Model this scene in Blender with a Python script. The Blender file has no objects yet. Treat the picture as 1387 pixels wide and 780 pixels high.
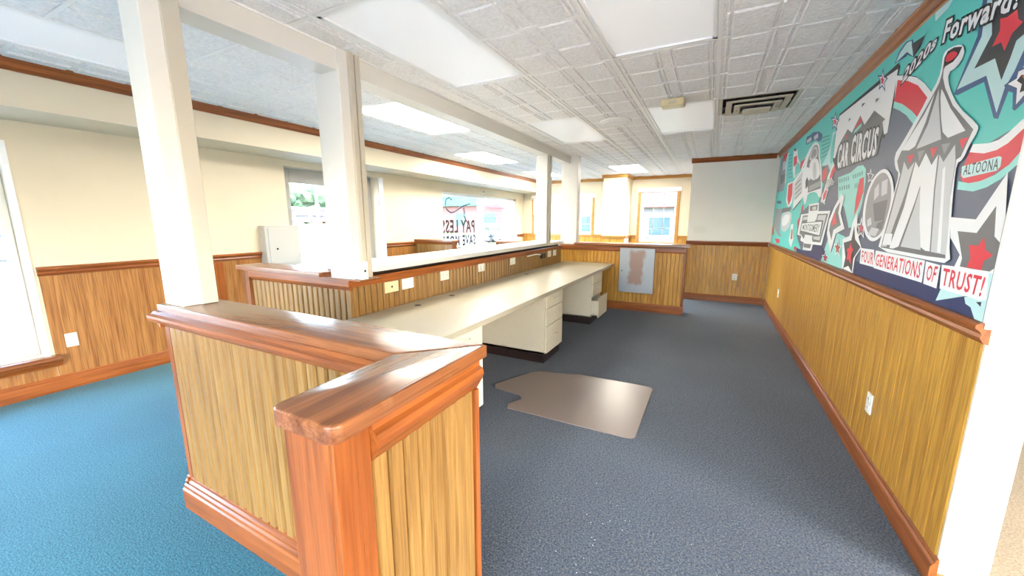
import bpy, bmesh, math, random
from mathutils import Vector, Matrix
random.seed(7)
sc = bpy.context.scene
C = sc.collection

# ------------------------------------------------------------------ camera
H = 1.47                                    # eye height
F = 517.5; YAW = math.radians(-27.36); PIT = math.radians(9.995)
FW = Vector((math.sin(YAW)*math.cos(PIT), math.cos(YAW)*math.cos(PIT), -math.sin(PIT)))
RT = Vector((math.cos(YAW), -math.sin(YAW), 0)); UP = RT.cross(FW)
cam = bpy.data.cameras.new('camera'); cam.sensor_width = 36; cam.lens = 36*F/1387; cam.clip_start = .02; cam.clip_end = 500
camo = bpy.data.objects.new('camera', cam); C.objects.link(camo)
camo.matrix_world = Matrix(((RT.x, UP.x, -FW.x, 0), (RT.y, UP.y, -FW.y, 0), (RT.z, UP.z, -FW.z, H), (0, 0, 0, 1)))
sc.camera = camo
# ------------------------------------------------------------------ light
LAMP = 7.5; OFF_GLOW = .035  # second value: faint glow added to unlit panels, lifting them above the tiles
w = bpy.data.worlds.new('sky'); sc.world = w; w.use_nodes = True
nt = w.node_tree; bg = nt.nodes['Background']
sky = nt.nodes.new('ShaderNodeTexSky'); sky.sky_type = 'NISHITA'; sky.sun_disc = False
sky.sun_elevation = math.radians(52); sky.sun_rotation = math.radians(110); sky.air_density = 1.0; sky.dust_density = 3.0
nt.links.new(sky.outputs[0], bg.inputs[0]); bg.inputs[1].default_value = 1.3
sun = bpy.data.lights.new('sun', 'SUN'); sun.energy = 1.0; sun.angle = .02; sun.color = (1, .95, .88)
suno = bpy.data.objects.new('sun', sun); C.objects.link(suno)
suno.rotation_euler = Vector((-.45, .35, -.85)).to_track_quat('-Z', 'Y').to_euler(); suno.location = (3, -3, 12)
vs = sc.view_settings
vs.view_transform = 'Standard'; vs.look = 'None'; vs.gamma = 1; vs.use_curve_mapping = False
vs.exposure = 2.6

# ------------------------------------------------------------------ helpers
def lin(c):
    return tuple(((v/255)/12.92 if v/255 <= .04045 else ((v/255+.055)/1.055)**2.4) for v in c)+(1,)
MATS = {}
def mat(name, rgb, rough=.6, metal=0, spec=.5, emit=0, noise=0, nscale=8, bump=0, bscale=60, coat=0):
    m = bpy.data.materials.new(name); m.use_nodes = True; MATS[name] = m
    n = m.node_tree.nodes; l = m.node_tree.links; b = n['Principled BSDF']
    b.inputs['Base Color'].default_value = lin(rgb); b.inputs['Roughness'].default_value = rough
    b.inputs['Metallic'].default_value = metal; b.inputs['Specular IOR Level'].default_value = spec
    b.inputs['Coat Weight'].default_value = coat
    if emit:
        b.inputs['Emission Color'].default_value = lin(rgb); b.inputs['Emission Strength'].default_value = emit
    g = n.new('ShaderNodeNewGeometry')
    if noise:
        t = n.new('ShaderNodeTexNoise'); t.inputs['Scale'].default_value = nscale; t.inputs['Detail'].default_value = 4
        l.new(g.outputs['Position'], t.inputs['Vector'])
        r = n.new('ShaderNodeValToRGB'); c = lin(rgb)
        r.color_ramp.elements[0].position = .3; r.color_ramp.elements[1].position = .7
        r.color_ramp.elements[0].color = tuple(v*(1-noise) for v in c[:3])+(1,)
        r.color_ramp.elements[1].color = tuple(min(1, v*(1+noise)) for v in c[:3])+(1,)
        l.new(t.outputs['Fac'], r.inputs['Fac']); l.new(r.outputs['Color'], b.inputs['Base Color'])
    if bump:
        t2 = n.new('ShaderNodeTexNoise'); t2.inputs['Scale'].default_value = bscale; t2.inputs['Detail'].default_value = 3
        l.new(g.outputs['Position'], t2.inputs['Vector'])
        bp = n.new('ShaderNodeBump'); bp.inputs['Strength'].default_value = bump; bp.inputs['Distance'].default_value = .01
        l.new(t2.outputs['Fac'], bp.inputs['Height']); l.new(bp.outputs['Normal'], b.inputs['Normal'])
    return m
def wood(name, dark, light, axis='z', rough=.38, big=1.0, streak=.5, wear=0):
    m = bpy.data.materials.new(name); m.use_nodes = True; MATS[name] = m
    n = m.node_tree.nodes; l = m.node_tree.links; b = n['Principled BSDF']
    g = n.new('ShaderNodeNewGeometry'); oi = n.new('ShaderNodeObjectInfo')
    add = n.new('ShaderNodeVectorMath'); add.operation = 'MULTIPLY_ADD'
    cmb = n.new('ShaderNodeCombineXYZ')
    for i in range(3): l.new(oi.outputs['Random'], cmb.inputs[i])
    l.new(cmb.outputs[0], add.inputs[0]); add.inputs[1].default_value = (3, 3, 3); l.new(g.outputs['Position'], add.inputs[2])
    def noise(sx, along, dist, det):
        mp = n.new('ShaderNodeMapping'); s = [sx]*3; s['xyz'.index(axis)] = along; mp.inputs['Scale'].default_value = s
        l.new(add.outputs[0], mp.inputs[0])
        t = n.new('ShaderNodeTexNoise'); t.inputs['Scale'].default_value = 1; t.inputs['Detail'].default_value = det
        t.inputs['Distortion'].default_value = dist; l.new(mp.outputs[0], t.inputs['Vector']); return t
    a = noise(34*big, 1.5*big, .7, 5); f = noise(190*big, 5*big, .2, 3)
    r = n.new('ShaderNodeValToRGB'); r.color_ramp.elements[0].position = .32; r.color_ramp.elements[1].position = .62
    r.color_ramp.elements[0].color = lin(dark); r.color_ramp.elements[1].color = lin(light)
    l.new(a.outputs['Fac'], r.inputs['Fac'])
    r2 = n.new('ShaderNodeValToRGB'); r2.color_ramp.elements[0].position = .38; r2.color_ramp.elements[1].position = .55
    d = 1-streak*.75; r2.color_ramp.elements[0].color = (d, d*.95, d*.88, 1); r2.color_ramp.elements[1].color = (1, 1, 1, 1)
    l.new(f.outputs['Fac'], r2.inputs['Fac'])
    mx = n.new('ShaderNodeMix'); mx.data_type = 'RGBA'; mx.blend_type = 'MULTIPLY'; mx.inputs[0].default_value = 1
    l.new(r.outputs[0], mx.inputs[6]); l.new(r2.outputs[0], mx.inputs[7])
    last = mx.outputs[2]
    if wear:
        t = n.new('ShaderNodeTexNoise'); t.inputs['Scale'].default_value = 9; t.inputs['Detail'].default_value = 8
        l.new(g.outputs['Position'], t.inputs['Vector'])
        rr = n.new('ShaderNodeValToRGB'); rr.color_ramp.elements[0].position = .66; rr.color_ramp.elements[1].position = .78
        l.new(t.outputs['Fac'], rr.inputs['Fac'])
        m2 = n.new('ShaderNodeMix'); m2.data_type = 'RGBA'; l.new(last, m2.inputs[6]); m2.inputs[7].default_value = lin((205, 165, 120))
        ml = n.new('ShaderNodeMath'); ml.operation = 'MULTIPLY'; ml.inputs[1].default_value = wear
        l.new(rr.outputs[0], ml.inputs[0]); l.new(ml.outputs[0], m2.inputs[0]); last = m2.outputs[2]
    l.new(last, b.inputs['Base Color'])
    b.inputs['Roughness'].default_value = rough; b.inputs['Specular IOR Level'].default_value = .5
    bp = n.new('ShaderNodeBump'); bp.inputs['Strength'].default_value = .15; bp.inputs['Distance'].default_value = .004
    l.new(f.outputs['Fac'], bp.inputs['Height']); l.new(bp.outputs['Normal'], b.inputs['Normal'])
    return m
def carpet(name, base, dark, fleck, fl=.5, rowaxis=0):
    m = bpy.data.materials.new(name); m.use_nodes = True; MATS[name] = m
    n = m.node_tree.nodes; l = m.node_tree.links; b = n['Principled BSDF']
    g = n.new('ShaderNodeNewGeometry')
    def tex(s, det, ramp):
        mp = n.new('ShaderNodeMapping'); mp.inputs['Scale'].default_value = s; l.new(g.outputs['Position'], mp.inputs[0])
        t = n.new('ShaderNodeTexNoise'); t.inputs['Scale'].default_value = 1; t.inputs['Detail'].default_value = det
        l.new(mp.outputs[0], t.inputs['Vector'])
        r = n.new('ShaderNodeValToRGB'); r.color_ramp.elements[0].position = ramp[0]; r.color_ramp.elements[1].position = ramp[1]
        l.new(t.outputs['Fac'], r.inputs['Fac']); return t, r
    t1, r1 = tex((95, 150, 95), 3, (.36, .64)); r1.color_ramp.elements[0].color = lin(dark); r1.color_ramp.elements[1].color = lin(base)
    t2, r2 = tex((170, 80, 120), 2, (.56, .68))
    mx = n.new('ShaderNodeMix'); mx.data_type = 'RGBA'; l.new(r1.outputs[0], mx.inputs[6]); mx.inputs[7].default_value = lin(fleck)
    ml = n.new('ShaderNodeMath'); ml.operation = 'MULTIPLY'; ml.inputs[1].default_value = fl; l.new(r2.outputs[0], ml.inputs[0]); l.new(ml.outputs[0], mx.inputs[0])
    t3, r3 = tex((1.1, 1.1, 1), 5, (.3, .7)); r3.color_ramp.elements[0].color = (.82, .82, .82, 1); r3.color_ramp.elements[1].color = (1.0, 1.0, 1.0, 1)
    m2 = n.new('ShaderNodeMix'); m2.data_type = 'RGBA'; m2.blend_type = 'MULTIPLY'; m2.inputs[0].default_value = 1
    l.new(mx.outputs[2], m2.inputs[6]); l.new(r3.outputs[0], m2.inputs[7]); l.new(m2.outputs[2], b.inputs['Base Color'])
    b.inputs['Roughness'].default_value = .95; b.inputs['Specular IOR Level'].default_value = .1
    b.inputs['Sheen Weight'].default_value = .15
    bp = n.new('ShaderNodeBump'); bp.inputs['Strength'].default_value = .5; bp.inputs['Distance'].default_value = .006
    l.new(t1.outputs['Fac'], bp.inputs['Height']); l.new(bp.outputs['Normal'], b.inputs['Normal'])
    return m
def glassmat(name, tint=(1, 1, 1)):
    m = bpy.data.materials.new(name); m.use_nodes = True; MATS[name] = m
    n = m.node_tree.nodes; l = m.node_tree.links; n.remove(n['Principled BSDF'])
    t = n.new('ShaderNodeBsdfTransparent'); t.inputs[0].default_value = tint+(1,)
    gl = n.new('ShaderNodeBsdfGlossy'); gl.inputs['Roughness'].default_value = .02
    lw = n.new('ShaderNodeLayerWeight'); lw.inputs[0].default_value = .5
    pw = n.new('ShaderNodeMath'); pw.operation = 'POWER'; l.new(lw.outputs['Facing'], pw.inputs[0]); pw.inputs[1].default_value = 5
    fr = n.new('ShaderNodeMath'); fr.operation = 'MULTIPLY_ADD'; l.new(pw.outputs[0], fr.inputs[0]); fr.inputs[1].default_value = .9; fr.inputs[2].default_value = .035
    mx = n.new('ShaderNodeMixShader'); l.new(fr.outputs[0], mx.inputs[0]); l.new(t.outputs[0], mx.inputs[1]); l.new(gl.outputs[0], mx.inputs[2])
    l.new(mx.outputs[0], n['Material Output'].inputs[0]); return m

class MB:
    def __init__(s): s.v = []; s.f = []
    def add(s, v, f):
        o = len(s.v); s.v += [tuple(p) for p in v]; s.f += [tuple(i+o for i in q) for q in f]; return s
    def box(s, x0, x1, y0, y1, z0, z1, b=0):
        if x0 > x1: x0, x1 = x1, x0
        if y0 > y1: y0, y1 = y1, y0
        if z0 > z1: z0, z1 = z1, z0
        if not b:
            return s.add([(x0,y0,z0),(x1,y0,z0),(x1,y1,z0),(x0,y1,z0),(x0,y0,z1),(x1,y0,z1),(x1,y1,z1),(x0,y1,z1)],
                         [(0,3,2,1),(4,5,6,7),(0,1,5,4),(1,2,6,5),(2,3,7,6),(3,0,4,7)])
        bm = bmesh.new(); bmesh.ops.create_cube(bm, size=1)
        for v in bm.verts: v.co = Vector(((x0+x1)/2+v.co.x*(x1-x0), (y0+y1)/2+v.co.y*(y1-y0), (z0+z1)/2+v.co.z*(z1-z0)))
        bmesh.ops.bevel(bm, geom=bm.edges[:], offset=b, segments=2, affect='EDGES', profile=.5)
        s.bm(bm); return s
    def bm(s, bm):
        bm.verts.ensure_lookup_table(); bm.verts.index_update()
        s.add([v.co[:] for v in bm.verts], [[v.index for v in f.verts] for f in bm.faces]); bm.free(); return s
    def prism(s, poly, axis, a0, a1):
        # poly of 2-D points in the two other axes (cyclic order x,y,z without axis)
        n = len(poly); out = []
        for a in (a0, a1):
            for p, q in poly:
                out.append({'x': (a, p, q), 'y': (p, a, q), 'z': (p, q, a)}[axis])
        f = [tuple(range(n)), tuple(range(2*n-1, n-1, -1))]
        f += [(i, i+n, (i+1) % n+n, (i+1) % n) for i in range(n)]
        return s.add(out, f)
    def mould(s, prof, p0, p1, nrm):
        # prof: (out, z) ; swept straight from p0 to p1 (x,y) on a wall whose outward normal is nrm
        n = len(prof); out = []
        for p in (p0, p1):
            for u, z in prof: out.append((p[0]+nrm[0]*u, p[1]+nrm[1]*u, z))
        f = [tuple(range(n)), tuple(range(2*n-1, n-1, -1))]+[(i, i+n, (i+1) % n+n, (i+1) % n) for i in range(n)]
        return s.add(out, f)
    def lathe(s, prof, c, axis='z', n=24):
        vs = []; m = len(prof)
        for i in range(n):
            a = 2*math.pi*i/n
            for r, h in prof:
                p = (r*math.cos(a), r*math.sin(a), h)
                p = {'z': p, 'x': (p[2], p[0], p[1]), 'y': (p[0], p[2], p[1])}[axis]
                vs.append((c[0]+p[0], c[1]+p[1], c[2]+p[2]))
        fs = [(i*m+j, ((i+1) % n)*m+j, ((i+1) % n)*m+j+1, i*m+j+1) for i in range(n) for j in range(m-1)]
        fs.append(tuple(i*m+m-1 for i in range(n))); fs.append(tuple(i*m for i in range(n))[::-1])
        return s.add(vs, fs)
    def tube(s, pts, r, n=8):
        pts = [Vector(p) for p in pts]; vs = []
        for i, p in enumerate(pts):
            d = (pts[min(i+1, len(pts)-1)]-pts[max(i-1, 0)]).normalized()
            a = d.orthogonal().normalized() if abs(d.z) > .95 else d.cross(Vector((0, 0, 1))).normalized()
            b = d.cross(a)
            for k in range(n):
                t = 2*math.pi*k/n; vs.append(p+(a*math.cos(t)+b*math.sin(t))*r)
        fs = [(i*n+k, i*n+(k+1) % n, (i+1)*n+(k+1) % n, (i+1)*n+k) for i in range(len(pts)-1) for k in range(n)]
        fs += [tuple(range(n))[::-1], tuple((len(pts)-1)*n+k for k in range(n))]
        return s.add(vs, fs)
    def build(s, name, m, parent=None, smooth=False, loc=None):
        o3 = wloc(parent) if parent else Vector((0, 0, 0))
        if parent is None and loc is not None: base = Vector(loc)
        else: base = Vector((0, 0, 0))
        me = bpy.data.meshes.new(name)
        me.from_pydata([tuple(Vector(v)-o3-base) for v in s.v], [], s.f); me.validate()
        bm = bmesh.new(); bm.from_mesh(me); bmesh.ops.recalc_face_normals(bm, faces=bm.faces); bm.to_mesh(me); bm.free()
        if smooth:
            for p in me.polygons: p.use_smooth = True
            me.set_sharp_from_angle(angle=math.radians(35))
        ob = bpy.data.objects.new(name, me); C.objects.link(ob)
        me.materials.append(MATS[m] if isinstance(m, str) else m)
        if parent: ob.parent = parent
        ob.location = base
        return ob
def wloc(o):
    v = Vector((0, 0, 0))
    while o: v += o.location; o = o.parent
    return v
def tag(o, label, cat, group=None):
    o['label'] = label; o['category'] = cat
    if group: o['group'] = group
    return o
def thing(name, label, cat, loc, group=None):
    o = bpy.data.objects.new(name, None); C.objects.link(o); o.location = loc; o.empty_display_size = .1
    return tag(o, label, cat, group)
def struct(o): o['kind'] = 'structure'; return o
def box(*a, b=0): return MB().box(*a, b=b)
def boards(parent, m, p0, tdir, nrm, length, z0, z1, pitch, depth=.008, ch=.007, gap=.0015):
    """upright bead boards, one object each, sharing one mesh"""
    n = max(1, round(length/pitch)); p = length/n
    prof = [(gap, 0), (gap, depth*.35), (gap+ch, depth), (p-gap-ch, depth), (p-gap, depth*.35), (p-gap, 0)]
    mb = MB(); k = len(prof); vs = []
    for z in (z0, z1):
        for t, u in prof: vs.append((p0[0]+tdir[0]*t+nrm[0]*u, p0[1]+tdir[1]*t+nrm[1]*u, z))
    mb.add(vs, [tuple(range(k)), tuple(range(2*k-1, k-1, -1))]+[(i, i+k, (i+1) % k+k, (i+1) % k) for i in range(k)])
    first = mb.build('board', m, parent)
    for i in range(1, n):
        c = first.copy(); C.objects.link(c); c.location = (tdir[0]*p*i, tdir[1]*p*i, 0)

# ------------------------------------------------------------------ materials
mat('paint_cream', (219, 205, 179), .55, noise=.02, nscale=3)
mat('paint_white', (240, 238, 232), .5)
mat('paint_cream_lifted', (246, 241, 232), .5, noise=.015, nscale=3)  # lighter copy of the wall paint, missing light put into the colour
mat('post_paint', (226, 222, 212), .45)
mat('raceway', (196, 188, 170), .45)
mat('tile_white', (243, 241, 240), .8, bump=.8, bscale=70, noise=.07, nscale=45)
mat('grid_white', (243, 242, 240), .45)
mat('lens_off_glow', (240, 241, 243), .35, bump=.25, bscale=160, emit=OFF_GLOW)
mat('lens_on', (255, 249, 236), .5, emit=LAMP)
mat('frame_white', (244, 244, 244), .4)
mat('alu_frame', (206, 204, 198), .4)
mat('grey_frame', (168, 164, 158), .5)
wood('oak_v', (136, 98, 48), (160, 120, 64), 'z', .36, streak=.34)
wood('oak_wall', (186, 128, 44), (214, 158, 62), 'z', .4, big=.8)
wood('oak_left', (150, 94, 42), (178, 122, 64), 'z', .42, big=.7)
for ax in 'xyz':
    wood('trim_'+ax, (128, 66, 25), (164, 92, 41), ax, .3, big=.8, streak=.3, wear=.12)
    wood('cap_'+ax, (116, 66, 36), (152, 94, 56), ax, .24, big=.8, streak=.35, wear=.15)
wood('far_trim', (176, 118, 50), (206, 150, 76), 'x', .4, streak=.3)
wood('groove_wood', (44, 25, 10), (58, 34, 14), 'z', .6)
mat('laminate', (176, 168, 146), .3, noise=.015, nscale=30)
mat('laminate_white', (214, 212, 204), .25)
mat('cabinet', (222, 210, 184), .42, noise=.015, nscale=20)
mat('handle', (232, 224, 204), .3)
mat('kick_dark', (42, 28, 26), .45)
mat('void_dark', (30, 24, 22), .8)
carpet('carpet_aisle', (98, 106, 114), (52, 60, 72), (160, 146, 124), .42)
carpet('carpet_lobby_daylit', (62, 126, 136), (32, 86, 100), (104, 146, 150), .3)  # teal partly the carpet's own, partly cool daylight put into the colour
carpet('carpet_beige', (176, 158, 128), (140, 122, 96), (198, 184, 160), .4)
mat('plate_white', (238, 234, 222), .35)
mat('plate_ivory', (222, 206, 160), .35)
mat('black', (20, 20, 20), .4)
mat('steel_box', (186, 183, 178), .4)
mat('glass', (255, 255, 255)); glassmat('pane', (.96, .98, .98))
mat('vent_metal', (206, 198, 180), .4)
mat('vent_dark', (30, 24, 20), .8)
mat('shade_fabric', (240, 238, 230), .8)
mat('letter_grey', (44, 48, 50), .6)
mat('asphalt', (88, 88, 88), .9, noise=.06, nscale=1.5)
mat('concrete', (170, 168, 162), .85, noise=.04, nscale=2)
mat('grass', (84, 100, 46), .95, noise=.15, nscale=3)
mat('leaf', (36, 60, 36), .9, noise=.3, nscale=3, bump=.8, bscale=4)
mat('bark', (96, 80, 66), .9)
mat('brick_pink', (92, 56, 52), .85, noise=.06, nscale=4)
mat('teal_roof', (34, 92, 88), .5)
mat('red_paint', (160, 36, 40), .5)
mat('car_white', (232, 232, 232), .25, coat=.5); mat('car_teal', (88, 128, 130), .25, coat=.5); mat('car_red', (150, 44, 40), .25, coat=.5)
mat('car_glass', (34, 40, 46), .08); mat('tyre', (28, 28, 28), .8)
mat('store_grey', (92, 89, 95), .8); mat('store_glass', (40, 58, 62), .15)
mat('roof_red', (116, 46, 42), .8); mat('pole_grey', (170, 170, 172), .5)

# ------------------------------------------------------------------ shell
ZC = 2.57
XL, XR, YF, YB = -4.98, .92, 10.35, -3.07
struct(MB().prism([(XR, YB), (XR, YF), (-2.4, YF), (-2.4, .9), (-.72, .9), (-.72, YB)], 'z', -.06, 0).build('floor', 'carpet_aisle'))
fl = struct(MB().prism([(-.72, YB), (-.72, .9), (-2.4, .9), (-2.4, YF), (XL, YF), (XL, YB)], 'z', -.06, 0).build('floor_lobby', 'carpet_lobby_daylit'))
struct(box(XR, 4.6, YB, 4.6, -.06, 0).build('floor_side_room', 'carpet_beige'))
def wall_with_holes(axis, a0, a1, b0, b1, z1, holes):
    """holes: (b_lo, b_hi, z_lo, z_hi) along the wall; a0..a1 thickness"""
    mb = MB(); cuts = sorted({b0, b1, *[h[0] for h in holes], *[h[1] for h in holes]})
    for lo, hi in zip(cuts, cuts[1:]):
        zs = [(0, z1)]
        for h in holes:
            if h[0] <= lo and hi <= h[1]:
                zs = ([(0, h[2])] if h[2] > 0 else []) + [(h[3], z1)]
        for z0_, z1_ in zs:
            if axis == 'x': mb.box(a0, a1, lo, hi, z0_, z1_)
            else: mb.box(lo, hi, a0, a1, z0_, z1_)
    return mb
W1 = (-1.7, .93, .33, 2.05); D1 = (3.2, 4.78, 0, 2.17); W3 = (6.5, 9.88, .35, 2.06)
wl = struct(wall_with_holes('x', XL-.22, XL, YB-.2, YF+.2, 2.66, [W1, D1, W3]).build('wall_left', 'paint_cream'))
WS = (-4.62, -2.93, 1.12, 2.1); WR = (-1.66, -.82, .95, 2.2)
wf = struct(wall_with_holes('y', YF, YF+.2, XL, XR+.145, 2.66, [WS, WR]).build('wall_far', 'paint_cream'))
wr = struct(box(XR, XR+.145, 1.98, YF, 0, 2.66).build('wall_right', 'paint_cream'))
WBX = -.40
wb = struct(box(WBX, XR, 7.9, 8.02, 0, 2.569).build('wall_back', 'paint_cream_lifted'))
WV = (-1.6, .88, .12, 2.3)
wre = struct(wall_with_holes('y', YB-.2, YB, XL, 4.6, 2.66, [WV, (2.6, 4.3, .4, 2.2)]).build('wall_rear', 'paint_cream'))  # unseen rear openings, added and sized for the daylight they let in
struct(wall_with_holes('x', 4.6, 4.75, YB-.2, 4.75, 2.66, [(-1.4, 1.3, .6, 2.1)]).build('wall_side_room', 'paint_cream'))  # unseen opening added to light the desk side and the short leg
struct(box(XR+.145, 4.6, 4.6, 4.75, 0, 2.66).build('wall_side_room_far', 'paint_cream'))
struct(box(-2.45, -1.9, 9.62, YF, 0, 2.569).build('wall_pilaster', 'paint_cream'))
# soffit along the left wall
struct(box(XL, -4.39, YB, YF, 2.25, 2.64).build('wall_soffit', 'paint_cream'))
# ceiling
ce = struct(box(XL-.22, 4.75, YB-.2, YF+.2, 2.66, 2.80).build('ceiling', 'tile_white'))
struct(box(XR+.145, 4.6, YB, 4.6, ZC, ZC+.03).build('ceiling_side_room', 'tile_white'))
XS = [-4.39, -4.01, -3.35, -2.69, -2.03, -1.37, -.71, -.05, .61, .92]
YS = [-3.07]+[-2.41+.66*i for i in range(20)]+[10.35]
TROF = {}      # (col,row) of first cell -> lit?
def colof(x): return min(range(len(XS)), key=lambda i: abs(XS[i]-x))
def rowof(y): return min(range(len(YS)), key=lambda i: abs(YS[i]-y))
for x, y, lit in [(-.71, 1.55, 0), (-2.03, 1.55, 0), (-.71, 4.19, 0), (-2.03, 4.19, 0), (-4.01, .23, 0), (-3.35, 2.87, 1), (-4.01, 5.51, 1),
                  (-4.01, 8.15, 1), (-2.03, 8.15, 1), (-.71, -1.75, 0), (-2.03, -1.75, 0), (-3.35, -1.75, 0)]:
    TROF[(colof(x), rowof(y))] = lit
skip = {k for k in TROF} | {(c, r+1) for c, r in TROF}
VENT = (colof(-.05), rowof(4.19)); skip.add(VENT)
tile_me = None
mb = MB(); S = .66; T = ZC
mb.box(.004, S-.004, .004, S-.004, 0, .012)
for i in range(2):
    for j in range(2):
        cx, cy = (i+.5)*S/2, (j+.5)*S/2
        def pad(hx, hy, ox, d, e):
            mb.add([(cx+ox-hx, cy-hy, 0), (cx+ox+hx, cy-hy, 0), (cx+ox+hx, cy+hy, 0), (cx+ox-hx, cy+hy, 0),
                    (cx+ox-hx+e, cy-hy+e, -d), (cx+ox+hx-e, cy-hy+e, -d), (cx+ox+hx-e, cy+hy-e, -d), (cx+ox-hx+e, cy+hy-e, -d)],
                   [(0,1,5,4),(1,2,6,5),(2,3,7,6),(3,0,4,7),(4,5,6,7)])
        pad(.106, .150, 0, .009, .008); pad(.008, .148, -.126, .007, .004); pad(.008, .148, .126, .007, .004)
tile0 = mb.build('tile', 'tile_white', ce); tile0.location = (0, 0, ZC); C.objects.unlink(tile0)
for c in range(len(XS)-1):
    for r in range(len(YS)-1):
        if (c, r) in skip: continue
        t = tile0.copy(); C.objects.link(t); t.location = (XS[c], YS[r], ZC)
        t.scale = ((XS[c+1]-XS[c])/S, (YS[r+1]-YS[r])/S, 1)
bpy.data.objects.remove(tile0)
for x in XS[1:-1]: box(x-.012, x+.012, YB, YF, ZC-.006, ZC+.02).build('grid_bar', 'grid_white', ce)
for r in range(1, len(YS)-1):
    y = YS[r]; x = XS[0]
    for c in range(len(XS)-1):
        if (c, r-1) in TROF:
            if XS[c] > x: box(x, XS[c], y-.012, y+.012, ZC-.005, ZC+.019).build('grid_bar', 'grid_white', ce)
            x = XS[c+1]
    box(x, XR, y-.012, y+.012, ZC-.005, ZC+.019).build('grid_bar', 'grid_white', ce)
TL = {(-.71, 1.55): 'large unlit ceiling light panel with added faint glow over the aisle nearest the end of the mural wall',
      (-2.03, 1.55): 'unlit white light panel with added faint glow in the ceiling beside the beam and second post',
      (-.71, 4.19): 'unlit ceiling light panel with added faint glow next to the slotted air vent',
      (-2.03, 4.19): 'unlit white light panel with added faint glow beside the beam near the far posts',
      (-4.01, .23): 'unlit light panel with added faint glow close to the soffit above the big side window',
      (-3.35, 2.87): 'glowing ceiling light panel over the lobby between post and soffit',
      (-4.01, 5.51): 'glowing ceiling light panel above the lettered shop window',
      (-4.01, 8.15): 'glowing ceiling light panel at the far lobby corner',
      (-2.03, 8.15): 'glowing ceiling light panel in front of the far wall pilaster'}
for (c, r), lit in TROF.items():
    x0, x1, y0, y1 = XS[c], XS[c+1], YS[r], YS[r+2]
    lab = TL.get((x0, round(y0, 2)), 'unlit ceiling light panel with added faint glow in the front part of the room')
    t = thing('ceiling_light', lab, 'ceiling light', ((x0+x1)/2, (y0+y1)/2, ZC), 'ceiling light panels')
    f = .028
    m = MB()
    for a in ((x0+.014, x1-.014, y0+.014, y0+f+.01), (x0+.014, x1-.014, y1-f-.01, y1-.014), (x0+.014, x0+f+.01, y0+.014, y1-.014), (x1-f-.01, x1-.014, y0+.014, y1-.014)):
        m.box(*a, ZC-.004, ZC+.04)
    m.build('frame', 'frame_white', t)
    box(x0+f, x1-f, y0+f, y1-f, ZC+.008, ZC+.016).build('lens', 'lens_on' if lit else 'lens_off_glow', t)
    box(x0+f-.008, x1-f+.008, y0+f-.008, y1-f+.008, ZC+.04, ZC+.07).build('housing', 'frame_white', t)
# vent
c, r = VENT; x0, x1, y0, y1 = XS[c], XS[c+1], YS[r], YS[r+1]
t = thing('air_vent', 'square stepped ceiling air vent with dusty dark slots', 'vent', ((x0+x1)/2, (y0+y1)/2, ZC))
cx, cy = (x0+x1)/2, (y0+y1)/2
box(x0+.014, x1-.014, y0+.014, y1-.014, ZC+.075, ZC+.085).build('backing', 'vent_dark', t)
for k, (h0, h1) in enumerate(((.316, .285), (.255, .205), (.185, .135))):
    zb = ZC-.004-k*.022; m = MB()
    for a in ((-h0, h0, -h0, -h1), (-h0, h0, h1, h0), (-h0, -h1, -h1, h1), (h1, h0, -h1, h1)):
        m.box(cx+a[0], cx+a[1], cy+a[2], cy+a[3], zb, zb+.008)
    m.build('louvre_ring', 'vent_metal', t)
box(cx-.11, cx+.11, cy-.11, cy+.11, ZC-.075, ZC-.065, b=.003).build('centre_plate', 'vent_metal', t)
for a in (-1, 1):
    m = MB(); m.box(cx+a*.16-.006, cx+a*.16+.006, cy-.006, cy+.006, ZC-.05, ZC+.075); m.build('hanger', 'vent_dark', t)
box(cx-.006, cx+.006, cy-.006, cy+.006, ZC-.066, ZC+.075).build('hanger', 'vent_dark', t)
# speaker, emergency box
t = thing('ceiling_speaker', 'round white speaker grille set in the ceiling tiles', 'speaker', (-1.05, 4.55, ZC))
MB().lathe([(0, -.02), (.15, -.02), (.17, -.012), (.175, 0), (0, 0)], (-1.05, 4.55, ZC-.007), n=32).build('rim', 'paint_white', t, True)
MB().lathe([(0, -.0235), (.125, -.0235), (.13, -.019), (0, -.019)], (-1.05, 4.55, ZC-.007), n=32).build('grille', 'tile_white', t)
t = thing('smoke_alarm', 'small cream alarm box mounted on the ceiling by an unlit light panel', 'alarm', (-.41, 4.02, ZC))
box(-.51, -.31, 3.95, 4.09, ZC-.07, ZC-.006, b=.012).build('case', 'plate_ivory', t)
box(-.44, -.38, 3.943, 3.952, ZC-.05, ZC-.025).build('grille', 'vent_metal', t)

# ------------------------------------------------------------------ mouldings on the walls
RAIL = [(0, 1.025), (.012, 1.028), (.02, 1.04), (.026, 1.05), (.022, 1.062), (.03, 1.075), (.042, 1.085), (.042, 1.097), (.03, 1.105), (0, 1.106)]
BASE = [(0, 0), (.024, 0), (.024, .085), (.02, .095), (.012, .105), (.012, .115), (.005, .125), (0, .125)]
CROWN = [(0, ZC-.08), (.012, ZC-.08), (.018, ZC-.07), (.03, ZC-.06), (.04, ZC-.035), (.055, ZC-.022), (.06, ZC-.012), (.06, ZC-.001), (0, ZC-.001)]
def run(name, prof, p0, p1, nrm, m):
    return struct(MB().mould(prof, p0, p1, nrm).build(name, m))
N_R, N_L, N_F = (-1, 0), (1, 0), (0, -1)
run('trim_1', RAIL, (XR, 1.965), (XR, 7.9), N_R, 'trim_y')
run('baseboard_right', BASE, (XR, 1.965), (XR, 7.9), N_R, 'trim_y')
run('trim_2', CROWN, (XR, 1.98), (XR, 7.9), N_R, 'trim_y')
run('trim_3', RAIL, (WBX-.01, 7.9), (XR-.042, 7.9), N_F, 'trim_x')
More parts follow.
